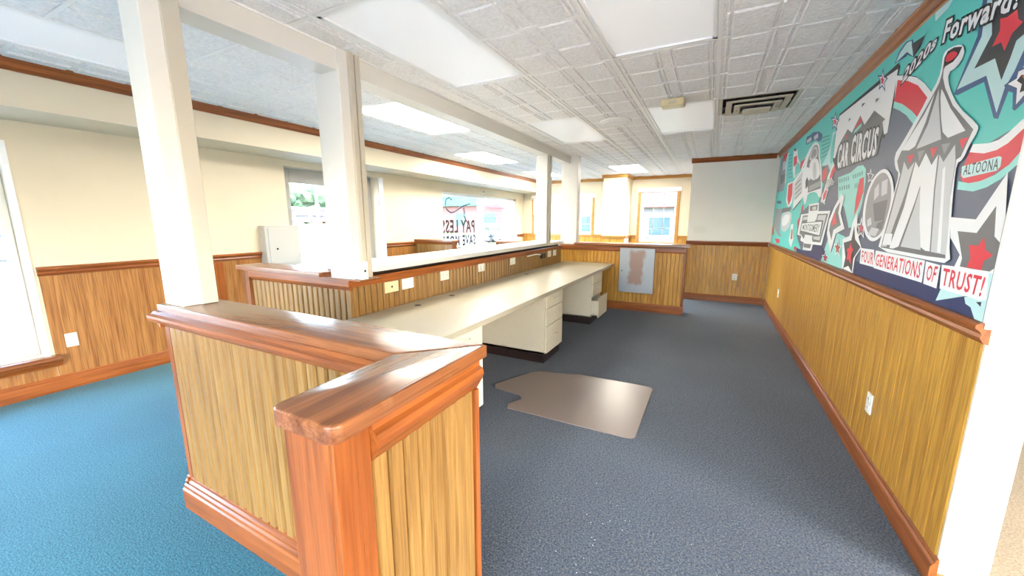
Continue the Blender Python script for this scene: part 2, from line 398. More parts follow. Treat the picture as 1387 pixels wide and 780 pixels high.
run('baseboard_back', BASE, (WBX-.01, 7.9), (XR-.024, 7.9), N_F, 'trim_x')
run('trim_4', CROWN, (WBX-.02, 7.9), (XR-.06, 7.9), N_F, 'trim_x')
run('baseboard_end', [(0, 0), (.012, 0), (.012, .05), (0, .055)], (XR, 1.98), (XR+.145, 1.98), N_F, 'oak_v')
struct(box(XR-.02, XR+.03, 1.962, 1.98, 1.085, 2.56).build('trim_corner', 'frame_white'))
# left wall
LR = [(u, z-.018) for u, z in RAIL]
for i, (a, b) in enumerate([(.985, 2.795), (4.86, 6.44), (9.94, YF)]):
    run('trim_%d' % (5+i), LR, (XL, a), (XL, b), N_L, 'trim_y')
for i, (a, b) in enumerate([(YB, 3.2), (4.78, YF)]):
    run('baseboard_left' if i == 0 else 'baseboard_left_far', [(u*1.2, z*1.05) for u, z in BASE], (XL, a), (XL, b), N_L, 'trim_y')
run('trim_8', [(u, z-.0) for u, z in CROWN], (-4.39, YB), (-4.39, YF), N_L, 'trim_y')
def sheet(name, y0, y1, z0, z1, parent):
    box(XL, XL+.006, y0, y1, z0, z1).build(name, 'oak_left', parent)
for a, b in ((.99, 2.2), (2.203, 2.798), (4.86, 5.6), (5.603, 6.44)): sheet('panel', a, b, .12, 1.02, wl)
for a, b in ((-1.6, -.4), (-.397, .985)): sheet('panel', a, b, .12, .235, wl)
box(XL+.006, XL+.016, 2.27, 2.36, .12, 1.005).build('stile', 'trim_z', wl)
box(XL+.006, XL+.05, 4.79, 4.85, .0, 2.17).build('casing', 'frame_white', wl)
# far wall
run('trim_9', RAIL, (XL, YF), (-4.68, YF), N_F, 'far_trim'); run('trim_10', RAIL, (-2.87, YF), (-2.45, YF), N_F, 'far_trim')
run('trim_11', RAIL, (-2.45, 9.62), (-1.9, 9.62), N_F, 'far_trim'); run('trim_12', RAIL, (-1.9, YF), (-1.74, YF), N_F, 'far_trim')
run('trim_13', RAIL, (-.74, YF), (XR, YF), N_F, 'far_trim')
run('trim_14', CROWN, (XL, YF), (-2.45, YF), N_F, 'far_trim'); run('trim_15', CROWN, (-2.48, 9.62), (-1.87, 9.62), N_F, 'far_trim')
run('trim_16', CROWN, (-1.9, YF), (XR, YF), N_F, 'far_trim'); run('trim_17', CROWN, (-1.9, 9.62), (-1.9, YF), (1, 0), 'far_trim')
run('trim_18', RAIL, (-1.9, 9.62), (-1.9, YF), (1, 0), 'far_trim')
for a, b in ((XL, -4.1), (-4.097, -3.3), (-3.297, -2.45), (-1.9, -1.74), (-.74, XR)):
    box(a, b, YF-.006, YF, .0, 1.03).build('panel', 'oak_wall', wf)
box(-2.45, -1.9, 9.614, 9.62, 0, 1.03).build('panel', 'oak_wall', bpy.data.objects['wall_pilaster'])
# boards on right and back walls
boards(wr, 'oak_wall', (XR, 1.99), (0, 1), (-1, 0), 5.9, .12, 1.03, .1, depth=.006, ch=.003, gap=.0012)
boards(wb, 'oak_wall', (WBX, 7.9), (1, 0), (0, -1), XR-WBX-.008, .12, 1.03, .062, depth=.007, ch=.005)
box(WBX-.012, WBX, 7.885, 8.03, 0, 1.04).build('end_board', 'trim_z', wb)

# ------------------------------------------------------------------ half wall in front (L-shaped)
def lcap(mb, poly, z0, z1, r=.006): mb.prism(poly, 'z', z0, z1); return mb
hw = thing('half_wall', 'L-shaped oak half wall with worn brown wooden cap under the first white post', 'partition', (-1.5, .9, 0))
box(-2.285, -.66, .825, .99, 0, 1.02).build('core', 'groove_wood', hw)
box(-.775, -.66, .47, .825, 0, 1.02).build('core', 'groove_wood', hw)
boards(hw, 'oak_v', (-2.265, .825), (1, 0), (0, -1), 1.48, .165, .99, .06, depth=.014, ch=.006, gap=.006)
# moulding below the cap, front and return
MO = [(0, .97), (.012, .972), (.02, .985), (.034, .992), (.052, 1.005), (.056, 1.018), (.056, 1.03), (.04, 1.036), (.026, 1.046), (.0, 1.046)]
MB().mould(MO, (-2.34, .82), (-.79, .82), (0, -1)).build('upper_moulding', 'trim_x', hw)
MB().mould(MO, (-2.285, .79), (-2.285, .99), (-1, 0)).build('upper_moulding', 'trim_y', hw)
BH = [(0, 0), (.036, 0), (.036, .105), (.03, .112), (.028, .125), (.02, .132), (.02, .145), (.012, .155), (.01, .166), (0, .172)]
MB().mould(BH, (-2.32, .82), (-.79, .82), (0, -1)).build('baseboard', 'trim_x', hw)
MB().mould(BH, (-2.285, .80), (-2.285, .99), (-1, 0)).build('baseboard', 'trim_y', hw)
box(-2.30, -2.262, .812, .83, .172, .97).build('corner_strip', 'trim_z', hw)
box(-2.30, -2.285, .83, .99, .172, .97).build('end_board', 'trim_z', hw)
# end post of the short leg
box(-.795, -.655, .452, .47, 0, 1.035, b=.003).build('end_board', 'trim_z', hw)
box(-.797, -.775, .47, .56, 0, 1.035, b=.002).build('stile', 'oak_v', hw)
box(-.66, -.640, .455, .512, 0, 1.035, b=.003).build('stile', 'trim_z', hw)
box(-.66, -.645, .514, .553, 0, 1.035, b=.003).build('stile', 'trim_z', hw)
box(-.66, -.636, .975, .995, 0, .93, b=.003).build('stile', 'trim_z', hw)
boards(hw, 'oak_v', (-.66, .555), (0, 1), (1, 0), .42, .0, .95, .0525, depth=.014, ch=.005, gap=.0035)
MR = [(0, .925), (.012, .927), (.018, .938), (.022, .945), (.034, .965), (.04, .985), (.036, 1.0), (.024, 1.008), (.024, 1.04), (0, 1.04)]
MB().mould(MR, (-.66, .553), (-.66, 1.0), (1, 0)).build('side_moulding', 'trim_y', hw)
def bevpoly(poly, z0, z1, bev, seg=3, vround=None, vr=.03):
    bm = bmesh.new(); vs_ = [bm.verts.new((x, y, z0)) for x, y in poly]; f = bm.faces.new(vs_)
    r = bmesh.ops.extrude_face_region(bm, geom=[f]); top = [g for g in r['geom'] if isinstance(g, bmesh.types.BMVert)]
    for v in top: v.co.z = z1
    if vround:
        ed = [e for e in bm.edges if abs(e.verts[0].co.z-e.verts[1].co.z) > .001 and any((Vector(e.verts[0].co[:2])-Vector(q)).length < .002 for q in vround)]
        bmesh.ops.bevel(bm, geom=ed, offset=vr, segments=6, affect='EDGES', profile=.5)
    ed = [e for e in bm.edges if abs(e.verts[0].co.z-z1) < 1e-5 and abs(e.verts[1].co.z-z1) < 1e-5]
    if bev: bmesh.ops.bevel(bm, geom=ed, offset=bev, segments=seg, affect='EDGES', profile=.5)
    return MB().bm(bm)
bevpoly([(-2.315, .80), (-.815, .80), (-.612, 1.005), (-2.315, 1.005)], 1.04, 1.08, .006).build('cap', 'cap_x', hw, True)
bevpoly([(-.814, .80), (-.814, .435), (-.612, .435), (-.612, 1.004)], 1.04, 1.08, .007, vround=[(-.814, .435), (-.612, .435)], vr=.028).build('cap', 'cap_y', hw, True)

# ------------------------------------------------------------------ counter half wall behind the desk
cw = thing('counter_wall', 'long beadboard counter wall with white laminate ledge behind the desk', 'partition', (-2.5, 4.1, 0))
CX = -2.31
box(-2.47, CX, 1.9, 6.32, 0, 1.05).build('core', 'groove_wood', cw)
box(-3.58, -2.47, 1.9, 2.05, 0, 1.05).build('core', 'groove_wood', cw)
boards(cw, 'oak_v', (CX, 1.9), (0, 1), (1, 0), 4.4, .0, 1.0, .06, depth=.012, ch=.007, gap=.004)
boards(cw, 'oak_v', (-3.54, 1.9), (1, 0), (0, -1), 1.24, .15, .985, .062, depth=.013, ch=.006, gap=.006)
TR = [(0, .985), (.014, .985), (.018, .995), (.018, 1.04), (.014, 1.05), (0, 1.05)]
MB().mould(TR, (CX, 1.88), (CX, 6.32), (1, 0)).build('ledge_trim', 'trim_y', cw)
MB().mould([(0, .965), (.014, .965), (.02, .978), (.03, .985), (.034, 1.0), (.034, 1.045), (0, 1.05)], (-3.54, 1.9), (-2.29, 1.9), (0, -1)).build('ledge_trim', 'trim_x', cw)
MB().mould(BASE, (-3.6, 1.9), (-2.29, 1.9), (0, -1)).build('baseboard', 'trim_x', cw)
MB().mould(BASE, (CX+.01, 2.28), (CX+.01, 6.32), (1, 0)).build('baseboard', 'trim_y', cw)
box(-3.62, -3.54, 1.865, 2.06, 0, 1.05, b=.003).build('end_board', 'cap_z', cw)
bevpoly([(-3.68, 1.84), (-2.57, 1.84), (-2.57, 2.08), (-3.68, 2.08)], 1.05, 1.088, .006).build('cap', 'cap_x', cw, True)
box(-2.57, CX+.17, 1.845, 2.036, 1.05, 1.058).build('cap', 'cap_x', cw)
bevpoly([(-2.74, 2.04), (-2.255, 2.04), (-2.255, 6.3), (-2.74, 6.3)], 1.085, 1.13, .004, vround=[(-2.255, 2.04)], vr=.10).build('ledge', 'laminate_white', cw, True)
box(-2.69, -2.35, 2.12, 6.3, 1.05, 1.085).build('ledge_support', 'groove_wood', cw)
box(CX+.009, CX+.03, 2.36, 2.43, 0, .72).build('stile', 'trim_z', cw)

# ------------------------------------------------------------------ beam and posts
bmn = thing('ceiling_beam', 'long cream boxed beam running along the ceiling over the posts', 'beam', (-2.3, 2, 2.43))
for a, b in ((-2.4, 1.859), (2.031, 6.499)):
    box(-2.40, -2.237, a, b, 2.43, 2.552).build('box', 'post_paint', bmn)
    box(-2.41, -2.228, a, b, 2.552, 2.563).build('top_strip', 'grid_white', bmn)
def post(label, x0, x1, y0, y1, z0, z1, race=None):
    t = thing('support_post', label, 'post', ((x0+x1)/2, (y0+y1)/2, z0), 'white square posts')
    box(x0, x1, y0, y1, z0, z1, b=.004).build('shaft', 'post_paint', t)
    if race:
        for a, b, o in race: box(x1-.001, x1+o, a, b, z0+.001, z1-.001, b=.003).build('raceway', 'raceway', t)
    return t
post('white square post standing on the brown wooden cap of the L-shaped half wall', -2.29, -2.12, .825, .965, 1.08, 2.43, [(.895, .963, .014)])
post('white square post at the corner of the counter wall with outlet box', -2.46, -2.225, 1.86, 2.03, 1.058, 2.563, [(1.93, 1.965, .022), (1.985, 2.025, .014)])
post('white square post rising from the far end of the white ledge', -2.42, -2.24, 5.47, 5.62, 1.13, 2.43, [(5.52, 5.56, .02), (5.58, 5.615, .016)])
post('white square post standing on the low wall with the grey panel', -2.39, -2.10, 6.50, 6.66, 1.062, 2.569)
t = thing('outlet_box', 'white metal cable box at the foot of the counter corner post', 'outlet box', (-2.19, 1.9, 1.06))
box(-2.224, -2.15, 1.875, 1.929, 1.06, 1.185, b=.004).build('box', 'plate_white', t)
MB().lathe([(.009, 0), (.009, .003), (0, .003)], (-2.151, 1.90, 1.12), 'x', 12).build('cable_hole', 'black', t)

# ------------------------------------------------------------------ desk
dk = thing('desk_worktop', 'long cream laminate desk worktop along the counter wall', 'desk', (-1.85, 3.8, .725))
ZD = .765
bevpoly([(-2.292, 1.01), (-1.41, 1.01), (-1.41, 6.425), (-2.292, 6.425)], ZD-.04, ZD, .004).build('top', 'laminate', dk)
for y in (2.44, 2.92, 4.6): MB().lathe([(.028, 0), (.028, .002), (.02, .003), (0, .003)], (-2.16, y, ZD), 'z', 16).build('grommet', 'black', dk)
def cabinet(label, y0, y1, pull=0):
    t = thing('drawer_cabinet', label, 'cabinet', (-1.85, (y0+y1)/2, 0), 'drawer cabinets under the desk')
    xf = -1.425; zt = ZD-.041
    body = MB()
    body.box(-2.25, xf-.022, y0, y0+.018, .1, zt).box(-2.25, xf-.022, y1-.018, y1, .1, zt).box(-2.25, xf-.022, y0, y1, .1, .118).box(-2.25, xf-.022, y0, y1, zt-.018, zt).box(-2.25, -2.232, y0, y1, .1, zt)
    body.build('body', 'cabinet', t)
    box(-2.2, xf-.03, y0+.008, y1-.008, 0, .1).build('kick', 'kick_dark', t)
    for z0, z1, p in ((.584, zt-.006, 0), (.4, .578, 0), (.108, .394, pull)):
        d = box(xf-.02+p, xf+p, y0+.006, y1-.006, z0, z1, b=.003).build('drawer', 'cabinet', t)
        ym, zm = (y0+y1)/2, (z0+z1)/2+.02
        MB().tube([(xf+p-.002, ym-.045, zm), (xf+p+.018, ym-.045, zm), (xf+p+.024, ym-.03, zm), (xf+p+.024, ym+.03, zm), (xf+p+.018, ym+.045, zm), (xf+p-.002, ym+.045, zm)], .0045, 6).build('handle', 'handle', d, True)
        m = MB(); m.box(xf-.35+p, xf-.02+p, y0+.03, y0+.042, z0+.02, z1-.05).box(xf-.35+p, xf-.02+p, y1-.042, y1-.03, z0+.02, z1-.05).box(xf-.35+p, xf-.02+p, y0+.03, y1-.03, z0+.02, z0+.03)
        m.build('drawer_box', 'void_dark' if not p else 'cabinet', d)
cabinet('cream three-drawer cabinet under the desk beside the half wall', 1.84, 2.29)
cabinet('cream three-drawer cabinet under the middle of the desk', 3.52, 4.0)
cabinet('cream three-drawer cabinet at the far desk end with bottom drawer ajar', 5.24, 5.74, .09)

# ------------------------------------------------------------------ back half wall with grey panel
bw = thing('half_wall', 'low oak beadboard wall with grey metal panel at the far end of the desk', 'partition', (-1.3, 6.55, 0))
YH = 6.45
box(-2.38, -.33, YH, YH+.2, 0, 1.06).build('core', 'groove_wood', bw)
boards(bw, 'oak_wall', (-2.37, YH), (1, 0), (0, -1), 2.02, .12, .99, .062, depth=.007, ch=.005)
MB().mould([(0, .97), (.012, .97), (.018, .985), (.018, 1.05), (0, 1.06)], (-2.37, YH), (-.33, YH), (0, -1)).build('upper_trim', 'trim_x', bw)
MB().mould([(0, 0), (.03, 0), (.03, .10), (.02, .112), (.014, .13), (0, .135)], (-2.37, YH), (-.31, YH), (0, -1)).build('baseboard', 'trim_x', bw)
box(-.35, -.318, YH-.012, YH+.21, 0, 1.06, b=.003).build('end_board', 'trim_z', bw)
bevpoly([(-2.1, YH-.06), (-.27, YH-.06), (-.27, YH+.27), (-2.1, YH+.27)], 1.062, 1.10, .006).build('cap', 'cap_x', bw, True)
pm = bpy.data.materials.new('stained_steel'); pm.use_nodes = True; MATS['stained_steel'] = pm
n = pm.node_tree.nodes; l = pm.node_tree.links; b = n['Principled BSDF']; b.inputs['Roughness'].default_value = .35; b.inputs['Metallic'].default_value = .35
tc = n.new('ShaderNodeTexCoord'); sp = n.new('ShaderNodeSeparateXYZ'); l.new(tc.outputs['Generated'], sp.inputs[0])
def mth(op, a, b2=None):
    k = n.new('ShaderNodeMath'); k.operation = op
    for i, q in enumerate((a, b2)):
        if q is None: continue
        if isinstance(q, (int, float)): k.inputs[i].default_value = q
        else: l.new(q, k.inputs[i])
    return k.outputs[0]
tn = n.new('ShaderNodeTexNoise'); tn.inputs['Scale'].default_value = 5; tn.inputs['Detail'].default_value = 6; l.new(tc.outputs['Generated'], tn.inputs['Vector'])
nz = mth('MULTIPLY', mth('SUBTRACT', tn.outputs['Fac'], .5), .35)
dx = mth('ABSOLUTE', mth('SUBTRACT', sp.outputs[0], .5)); dz = mth('ABSOLUTE', mth('SUBTRACT', sp.outputs[2], .56))
def soft(v, lim):
    k = n.new('ShaderNodeMapRange'); k.interpolation_type = 'SMOOTHSTEP'; l.new(v, k.inputs[0])
    k.inputs[1].default_value = lim-.07; k.inputs[2].default_value = lim+.07; k.inputs[3].default_value = 1; k.inputs[4].default_value = 0; return k.outputs[0]
inside = mth('MULTIPLY', soft(mth('ADD', dx, nz), .2), soft(mth('ADD', dz, nz), .37))
mx = n.new('ShaderNodeMix'); mx.data_type = 'RGBA'; l.new(mth('MULTIPLY', inside, .7), mx.inputs[0])
mx.inputs[6].default_value = lin((168, 172, 178)); mx.inputs[7].default_value = lin((150, 104, 74)); l.new(mx.outputs[2], b.inputs['Base Color'])
t = thing('metal_panel', 'grey metal cabinet cover with brown stain on the low oak wall', 'metal panel', (-1.04, YH-.03, .3))
box(-1.31, -.77, YH-.056, YH-.019, .305, 1.03, b=.003).build('cover', 'stained_steel', t)
MB().lathe([(.01, 0), (.01, -.004), (0, -.005)], (-1.27, YH-.056, .66), 'y', 10).build('lock', 'black', t)

# ------------------------------------------------------------------ other low partitions in the lobby
def lowwall(label, x0, x1, y, z):
    t = thing('low_partition', label, 'partition', ((x0+x1)/2, y, 0), 'low lobby partitions')
    box(x0, x1, y, y+.12, 0, z-.04).build('core', 'groove_wood', t)
    boards(t, 'oak_v', (x0, y), (1, 0), (0, -1), x1-x0, .1, z-.08, .075, depth=.008)
    MB().mould([(0, z-.09), (.012, z-.085), (.03, z-.045), (.03, z-.035), (0, z-.035)], (x0, y), (x1, y), (0, -1)).build('upper_trim', 'trim_x', t)
    bevpoly([(x0, y-.05), (x1+.04, y-.05), (x1+.04, y+.17), (x0, y+.17)], z-.036, z, .006).build('cap', 'cap_x', t, True)
    MB().mould(BASE, (x0, y), (x1, y), (0, -1)).build('baseboard', 'trim_x', t)
    box(x1, x1+.02, y-.01, y+.13, 0, z-.036, b=.002).build('end_board', 'trim_z', t)
lowwall('low oak partition jutting from the wall in front of the lettered window', XL+.045, -4.11, 5.6, 1.13)
lowwall('low brown partition between the white ledge and the lettered window', -3.76, -2.76, 6.6, 1.08)

# ------------------------------------------------------------------ windows
def window_x(name, hole, mulls, rails, m, fx=XL-.13, sill=None, fw=.055):
    y0, y1, z0, z1 = hole
    t = bpy.data.objects.new(name, None); C.objects.link(t); t.location = (fx, (y0+y1)/2, z0); struct(t)
    for a in ((y0, y0+fw, z0, z1), (y1-fw, y1, z0, z1), (y0+fw, y1-fw, z0, z0+fw), (y0+fw, y1-fw, z1-fw, z1)):
        box(fx-.03, fx+.03, *a, b=.004).build('frame', m, t)
    ys = [y0+fw]
    for my, mw in mulls:
        box(fx-.032, fx+.032, my-mw/2, my+mw/2, z0+fw, z1-fw, b=.004).build('mullion', m, t); ys += [my-mw/2, my+mw/2]
    ys.append(y1-fw)
    for i in range(0, len(ys), 2): box(fx-.004, fx+.004, ys[i]-.005, ys[i+1]+.005, z0+fw-.005, z1-fw+.005).build('glass', 'pane', t)
    return t
w1 = window_x('window_1', W1, [(-.5, .06)], [], 'alu_frame')
# white jamb lining and wooden stool of the near window
box(XL-.1, XL+.012, .93, .965, .30, 2.09).build('jamb', 'frame_white', w1); box(XL-.1, XL+.012, -1.74, -1.7, .30, 2.09).build('jamb', 'frame_white', w1)
box(XL-.1, XL+.012, -1.7, .93, 2.05, 2.09).build('jamb', 'frame_white', w1)
box(XL-.1, XL+.075, -1.78, 1.015, .285, .325, b=.006).build('stool', 'cap_y', w1)
MB().mould([(0, .225), (.025, .225), (.04, .25), (.062, .265), (.075, .285), (.0, .285)], (XL+.006, -1.78), (XL+.006, 1.015), (1, 0)).build('apron', 'trim_y', w1)
w3 = window_x('window_3', W3, [(8.17, .2)], [], 'frame_white', fx=XL-.12, fw=.06)
box(XL-.09, XL+.002, 9.46, 9.82, .41, 2.0).build('side_panel', 'frame_white', w3)
box(XL-.09, XL+.03, 6.46, 9.92, .31, .35, b=.004).build('stool', 'frame_white', w3)
# glazed entrance
d1 = bpy.data.objects.new('door_1', None); C.objects.link(d1); d1.location = (XL-.2, 4, 0); struct(d1)
fx = XL-.19
for a in ((3.2, 3.36, 0, 2.17), (4.66, 4.78, 0, 2.17), (3.36, 4.66, 1.98, 2.17), (3.36, 4.66, 0, .2)):
    box(fx-.03, fx+.03, *a, b=.004).build('frame', 'grey_frame', d1)
box(fx-.004, fx+.004, 3.355, 4.665, .195, 1.985).build('glass', 'pane', d1)
MB().tube([(fx+.03, 4.55, 1.0), (fx+.075, 4.55, 1.0), (fx+.075, 4.55, 1.25), (fx+.03, 4.55, 1.25)], .01).build('handle', 'steel_box', d1, True)
# far windows
def window_y(name, hole, cols, rows, m, split=True):
    x0, x1, z0, z1 = hole; fy = YF+.1; fw = .045
    t = bpy.data.objects.new(name, None); C.objects.link(t); t.location = ((x0+x1)/2, fy, z0); struct(t)
    for a in ((x0, x0+fw, z0, z1), (x1-fw, x1, z0, z1), (x0+fw, x1-fw, z0, z0+fw), (x0+fw, x1-fw, z1-fw, z1)):
        box(a[0], a[1], fy-.03, fy+.03, a[2], a[3], b=.003).build('frame', 'frame_white', t)
    zm = (z0+z1)/2
    box(x0+fw, x1-fw, fy-.032, fy+.03, zm-.025, zm+.025, b=.003).build('meeting_rail', 'frame_white', t)
    for za, zb in ((z0+fw, zm-.025), (zm+.025, z1-fw)):
        box(x0+fw-.004, x1-fw+.004, fy-.003, fy+.003, za-.004, zb+.004).build('glass', 'pane', t)
        for i in range(1, cols):
            x = x0+fw+(x1-x0-2*fw)*i/cols; box(x-.007, x+.007, fy-.012, fy-.004, za, zb).build('glazing_bar', 'grey_frame', t)
        for i in range(1, rows):
            z = za+(zb-za)*i/rows; box(x0+fw, x1-fw, fy-.0125, fy-.0045, z-.007, z+.007).build('glazing_bar', 'grey_frame', t)
    for s_ in (x0-.07, x1): box(s_, s_+.07, YF-.02, YF, z0-.04, z1-.02, b=.004).build('casing', m, t)
    box(x0-.07, x1+.07, YF-.02, YF, z0-.09, z0-.03, b=.004).build('casing', m, t)
    box(x0-.1, x1+.1, YF-.024, YF, z1-.02, z1+.08, b=.004).build('head_casing', 'frame_white', t)
    return t
window_y('window_4', WR, 3, 2, 'far_trim'); window_y('window_5', WS, 5, 2, 'far_trim')
t = thing('roller_shade', 'white roller shade half drawn over the far lobby window', 'shade', (-3.78, YF-.05, 1.66))
MB().lathe([(.025, -.88), (.025, .88), (0, .88)], (-3.775, YF-.055, 2.12), 'x', 16).build('roller', 'shade_fabric', t, True)
box(-4.64, -2.91, YF-.034, YF-.03, 1.66, 2.12).build('fabric', 'shade_fabric', t)
box(-4.64, -2.91, YF-.04, YF-.026, 1.645, 1.668, b=.003).build('hem_bar', 'shade_fabric', t)

# ------------------------------------------------------------------ plates, boxes
def plate(name, label, cat, c, nrm, wd, ht, m, kind):
    """nrm: outward direction; c on the wall face"""
    t = thing(name, label, cat, c, 'wall plates')
    nx, ny = nrm; tx, ty = -ny, nx
    def pb(w0, w1, z0, z1, d0, d1, nm, mm, b=0):
        xs = [c[0]+tx*w0+nx*d0, c[0]+tx*w1+nx*d1]; ys = [c[1]+ty*w0+ny*d0, c[1]+ty*w1+ny*d1]
        box(min(xs), max(xs), min(ys), max(ys), c[2]+z0, c[2]+z1, b=b).build(nm, mm, t)
    pb(-wd/2, wd/2, -ht/2, ht/2, 0, .008, 'cover', m, .002)
    if kind == 'outlet':
        for zz in (-.026, .026):
            pb(-.017, .017, zz-.014, zz+.014, .008, .011, 'socket', 'plate_white', .001)
            for yy in (-.007, .007): pb(yy-.0015, yy+.0015, zz-.004, zz+.006, .0105, .0116, 'slot', 'black')
    elif kind == 'hole': pb(-.008, .008, -.008, .008, .008, .0095, 'cable_hole', 'black')
    elif kind == 'wide':
        for yy in (-.03, .03):
            pb(yy-.013, yy+.013, -.016, .016, .008, .011, 'socket', 'plate_white', .001)
            for zz in (-.006, .006): pb(yy-.005, yy+.005, zz-.0012, zz+.0012, .0105, .0116, 'slot', 'black')
    elif kind == 'switch':
        k = max(1, round(wd/.05)-1)
        for i in range(k): pb((i-(k-1)/2)*.046-.005, (i-(k-1)/2)*.046+.005, -.012, .012, .008, .016, 'toggle', 'plate_white', .001)
    return t
plate('power_outlet', 'white power outlet on the oak wainscot beside the big window', 'outlet', (XL+.006, 1.1, .43), (1, 0), .075, .12, 'plate_white', 'outlet')
plate('switch_plate', 'small white switch plate above the lobby chair rail', 'switch', (XL, 4.98, 1.21), (1, 0), .11, .12, 'plate_white', 'switch')
plate('power_outlet', 'white power outlet low on the mural wall close to its white end', 'outlet', (XR-.006, 2.85, .405), (-1, 0), .075, .12, 'plate_white', 'outlet')
plate('power_outlet', 'white power outlet low on the mural wall near the back corner', 'outlet', (XR-.006, 6.5, .45), (-1, 0), .075, .12, 'plate_white', 'outlet')
plate('power_outlet', 'white power outlet on the wainscot of the back wall', 'outlet', (.43, 7.893, .47), (0, -1), .08, .12, 'plate_white', 'outlet')
plate('switch_plate', 'wide white switch plate on the cream back wall', 'switch', (-.2, 7.9, 1.31), (0, -1), .2, .12, 'plate_white', 'switch')
PX = CX+.009
plate('cable_plate', 'ivory plate with a cable hole next to the counter corner post', 'wall plate', (PX, 2.29, .937), (1, 0), .15, .09, 'plate_ivory', 'hole')
plate('blank_plate', 'blank white plate beside the ivory cable plate above the desk', 'wall plate', (PX, 2.48, .937), (1, 0), .14, .09, 'plate_white', '')
plate('power_outlet', 'white sideways outlet above the desk next after the blank plate', 'outlet', (PX, 3.0, .94), (1, 0), .13, .09, 'plate_white', 'wide')
plate('power_outlet', 'white sideways outlet above the desk opposite the middle drawer cabinet', 'outlet', (PX, 3.68, .945), (1, 0), .13, .09, 'plate_white', 'wide')
plate('power_outlet', 'white sideways outlet above the desk between middle and far drawer cabinets', 'outlet', (PX, 4.46, .945), (1, 0), .14, .09, 'plate_white', 'wide')
plate('blank_plate', 'blank white plate at the far end of the counter wall', 'wall plate', (PX, 5.98, .945), (1, 0), .14, .1, 'plate_white', '')
plate('blank_plate', 'blank white plate beside the black cable jack', 'wall plate', (PX, 5.75, .945), (1, 0), .14, .1, 'plate_white', '')
t = thing('phone_jack', 'small black jack with white cable under the white ledge', 'jack', (PX, 5.45, .93))
box(PX, PX+.04, 5.38, 5.52, .9, .975, b=.004).build('jack', 'black', t)
MB().tube([(PX+.012, 4.9, .972), (PX+.012, 5.2, .978), (PX+.012, 5.38, .96)], .008, 6).build('cable', 'plate_white', t)
t = thing('breaker_box', 'pale grey metal breaker box mounted on the lobby wall', 'breaker box', (XL+.002, 3.02, .93))
box(XL+.002, XL+.13, 2.80, 3.24, .90, 1.41, b=.004).build('case', 'steel_box', t)
box(XL+.13, XL+.138, 2.835, 3.205, .93, 1.375, b=.003).build('door', 'steel_box', t)
MB().lathe([(.012, 0), (.012, .006), (0, .007)], (XL+.138, 2.93, 1.12), 'x', 12).build('lock', 'black', t)
t = thing('alarm_button', 'tiny pink alarm disc on the wall above the lettered window', 'alarm', (XL, 8.05, 2.15))
MB().lathe([(.05, 0), (.05, .03), (.035, .04), (0, .04)], (XL, 8.05, 2.15), 'x', 16).build('case', 'plate_white', t, True)
MB().lathe([(.02, 0), (.02, .012), (0, .014)], (XL+.04, 8.05, 2.15), 'x', 12).build('button', 'red_paint', t)

# ------------------------------------------------------------------ chair mat
mt = bpy.data.materials.new('mat_plastic'); mt.use_nodes = True; MATS['mat_plastic'] = mt
b = mt.node_tree.nodes['Principled BSDF']; b.inputs['Base Color'].default_value = lin((140, 122, 112)); b.inputs['Roughness'].default_value = .3; b.inputs['Alpha'].default_value = .88
P_ = [(-.35, 3.42), (-1.02, 3.40), (-1.12, 3.36), (-1.40, 3.30), (-1.46, 3.24), (-1.64, 2.84), (-1.60, 2.77), (-1.34, 2.74), (-1.30, 2.68), (-1.36, 2.56), (-1.33, 2.49), (-.355, 2.49)]
m = bevpoly(P_, .002, .008, .002, 1, vround=[(-.35, 3.42), (-.355, 2.49)], vr=.05)
tag(m.build('chair_mat', 'mat_plastic', None, loc=(-.9, 2.9, 0)), 'translucent brown plastic chair mat lying on the carpet by the desk', 'chair mat')

random.seed(3)
m = MB()
for _ in range(45):
    x = random.gauss(-.35, .25); y = random.gauss(1.45, .3); r = random.uniform(.0012, .0032); a = random.uniform(0, 3)
    if x < -.6: continue
    m.add([(x+r*math.cos(a+q*1.57), y+r*.7*math.sin(a+q*1.57), .003+.001*(q % 2)) for q in range(4)]+[(x, y, .006)], [(0, 1, 4), (1, 2, 4), (2, 3, 4), (3, 0, 4), (3, 2, 1, 0)])
cr = m.build('crumbs', 'paint_white', None, loc=(-.35, 1.45, 0)); cr['kind'] = 'stuff'; cr['label'] = 'tiny white crumbs scattered on the grey carpet'; cr['category'] = 'crumbs'

# ------------------------------------------------------------------ mural
XM = XR-.014
def ray(px, py): return (px-693.5)*RT-(py-390)*UP+F*FW
FR = {'P': (0, 0, 1), 'Z3': (1120, 80, 8.125), 'Z4': (1120, 170, 8.125), 'Z5': (1100, 250, 6.5), 'Z6': (1200, 60, 5.571), 'Z7': (1190, 180, 5.2), 'Z8': (1267, 0, 7.09),
      'Y1': (1267, 100, 6.5), 'Y2': (1277, 210, 7.09), 'Y3': (1130, 320, 8.667), 'Y4': (1250, 330, 6.5), 'X1': (1040, 180, 9.75), 'X2': (1040, 250, 8.667)}
MY0, MY1, MZ0, MZ1 = 1.982, 7.84, 1.107, 2.492
def onwall(fr, p):
    """a photo pixel's point on the wall plane: y and z of the mural"""
    ox, oy, s = FR[fr]; d = ray(ox+p[0]/s, oy+p[1]/s); k = XM/d.x
    return (d.y*k, H+d.z*k)
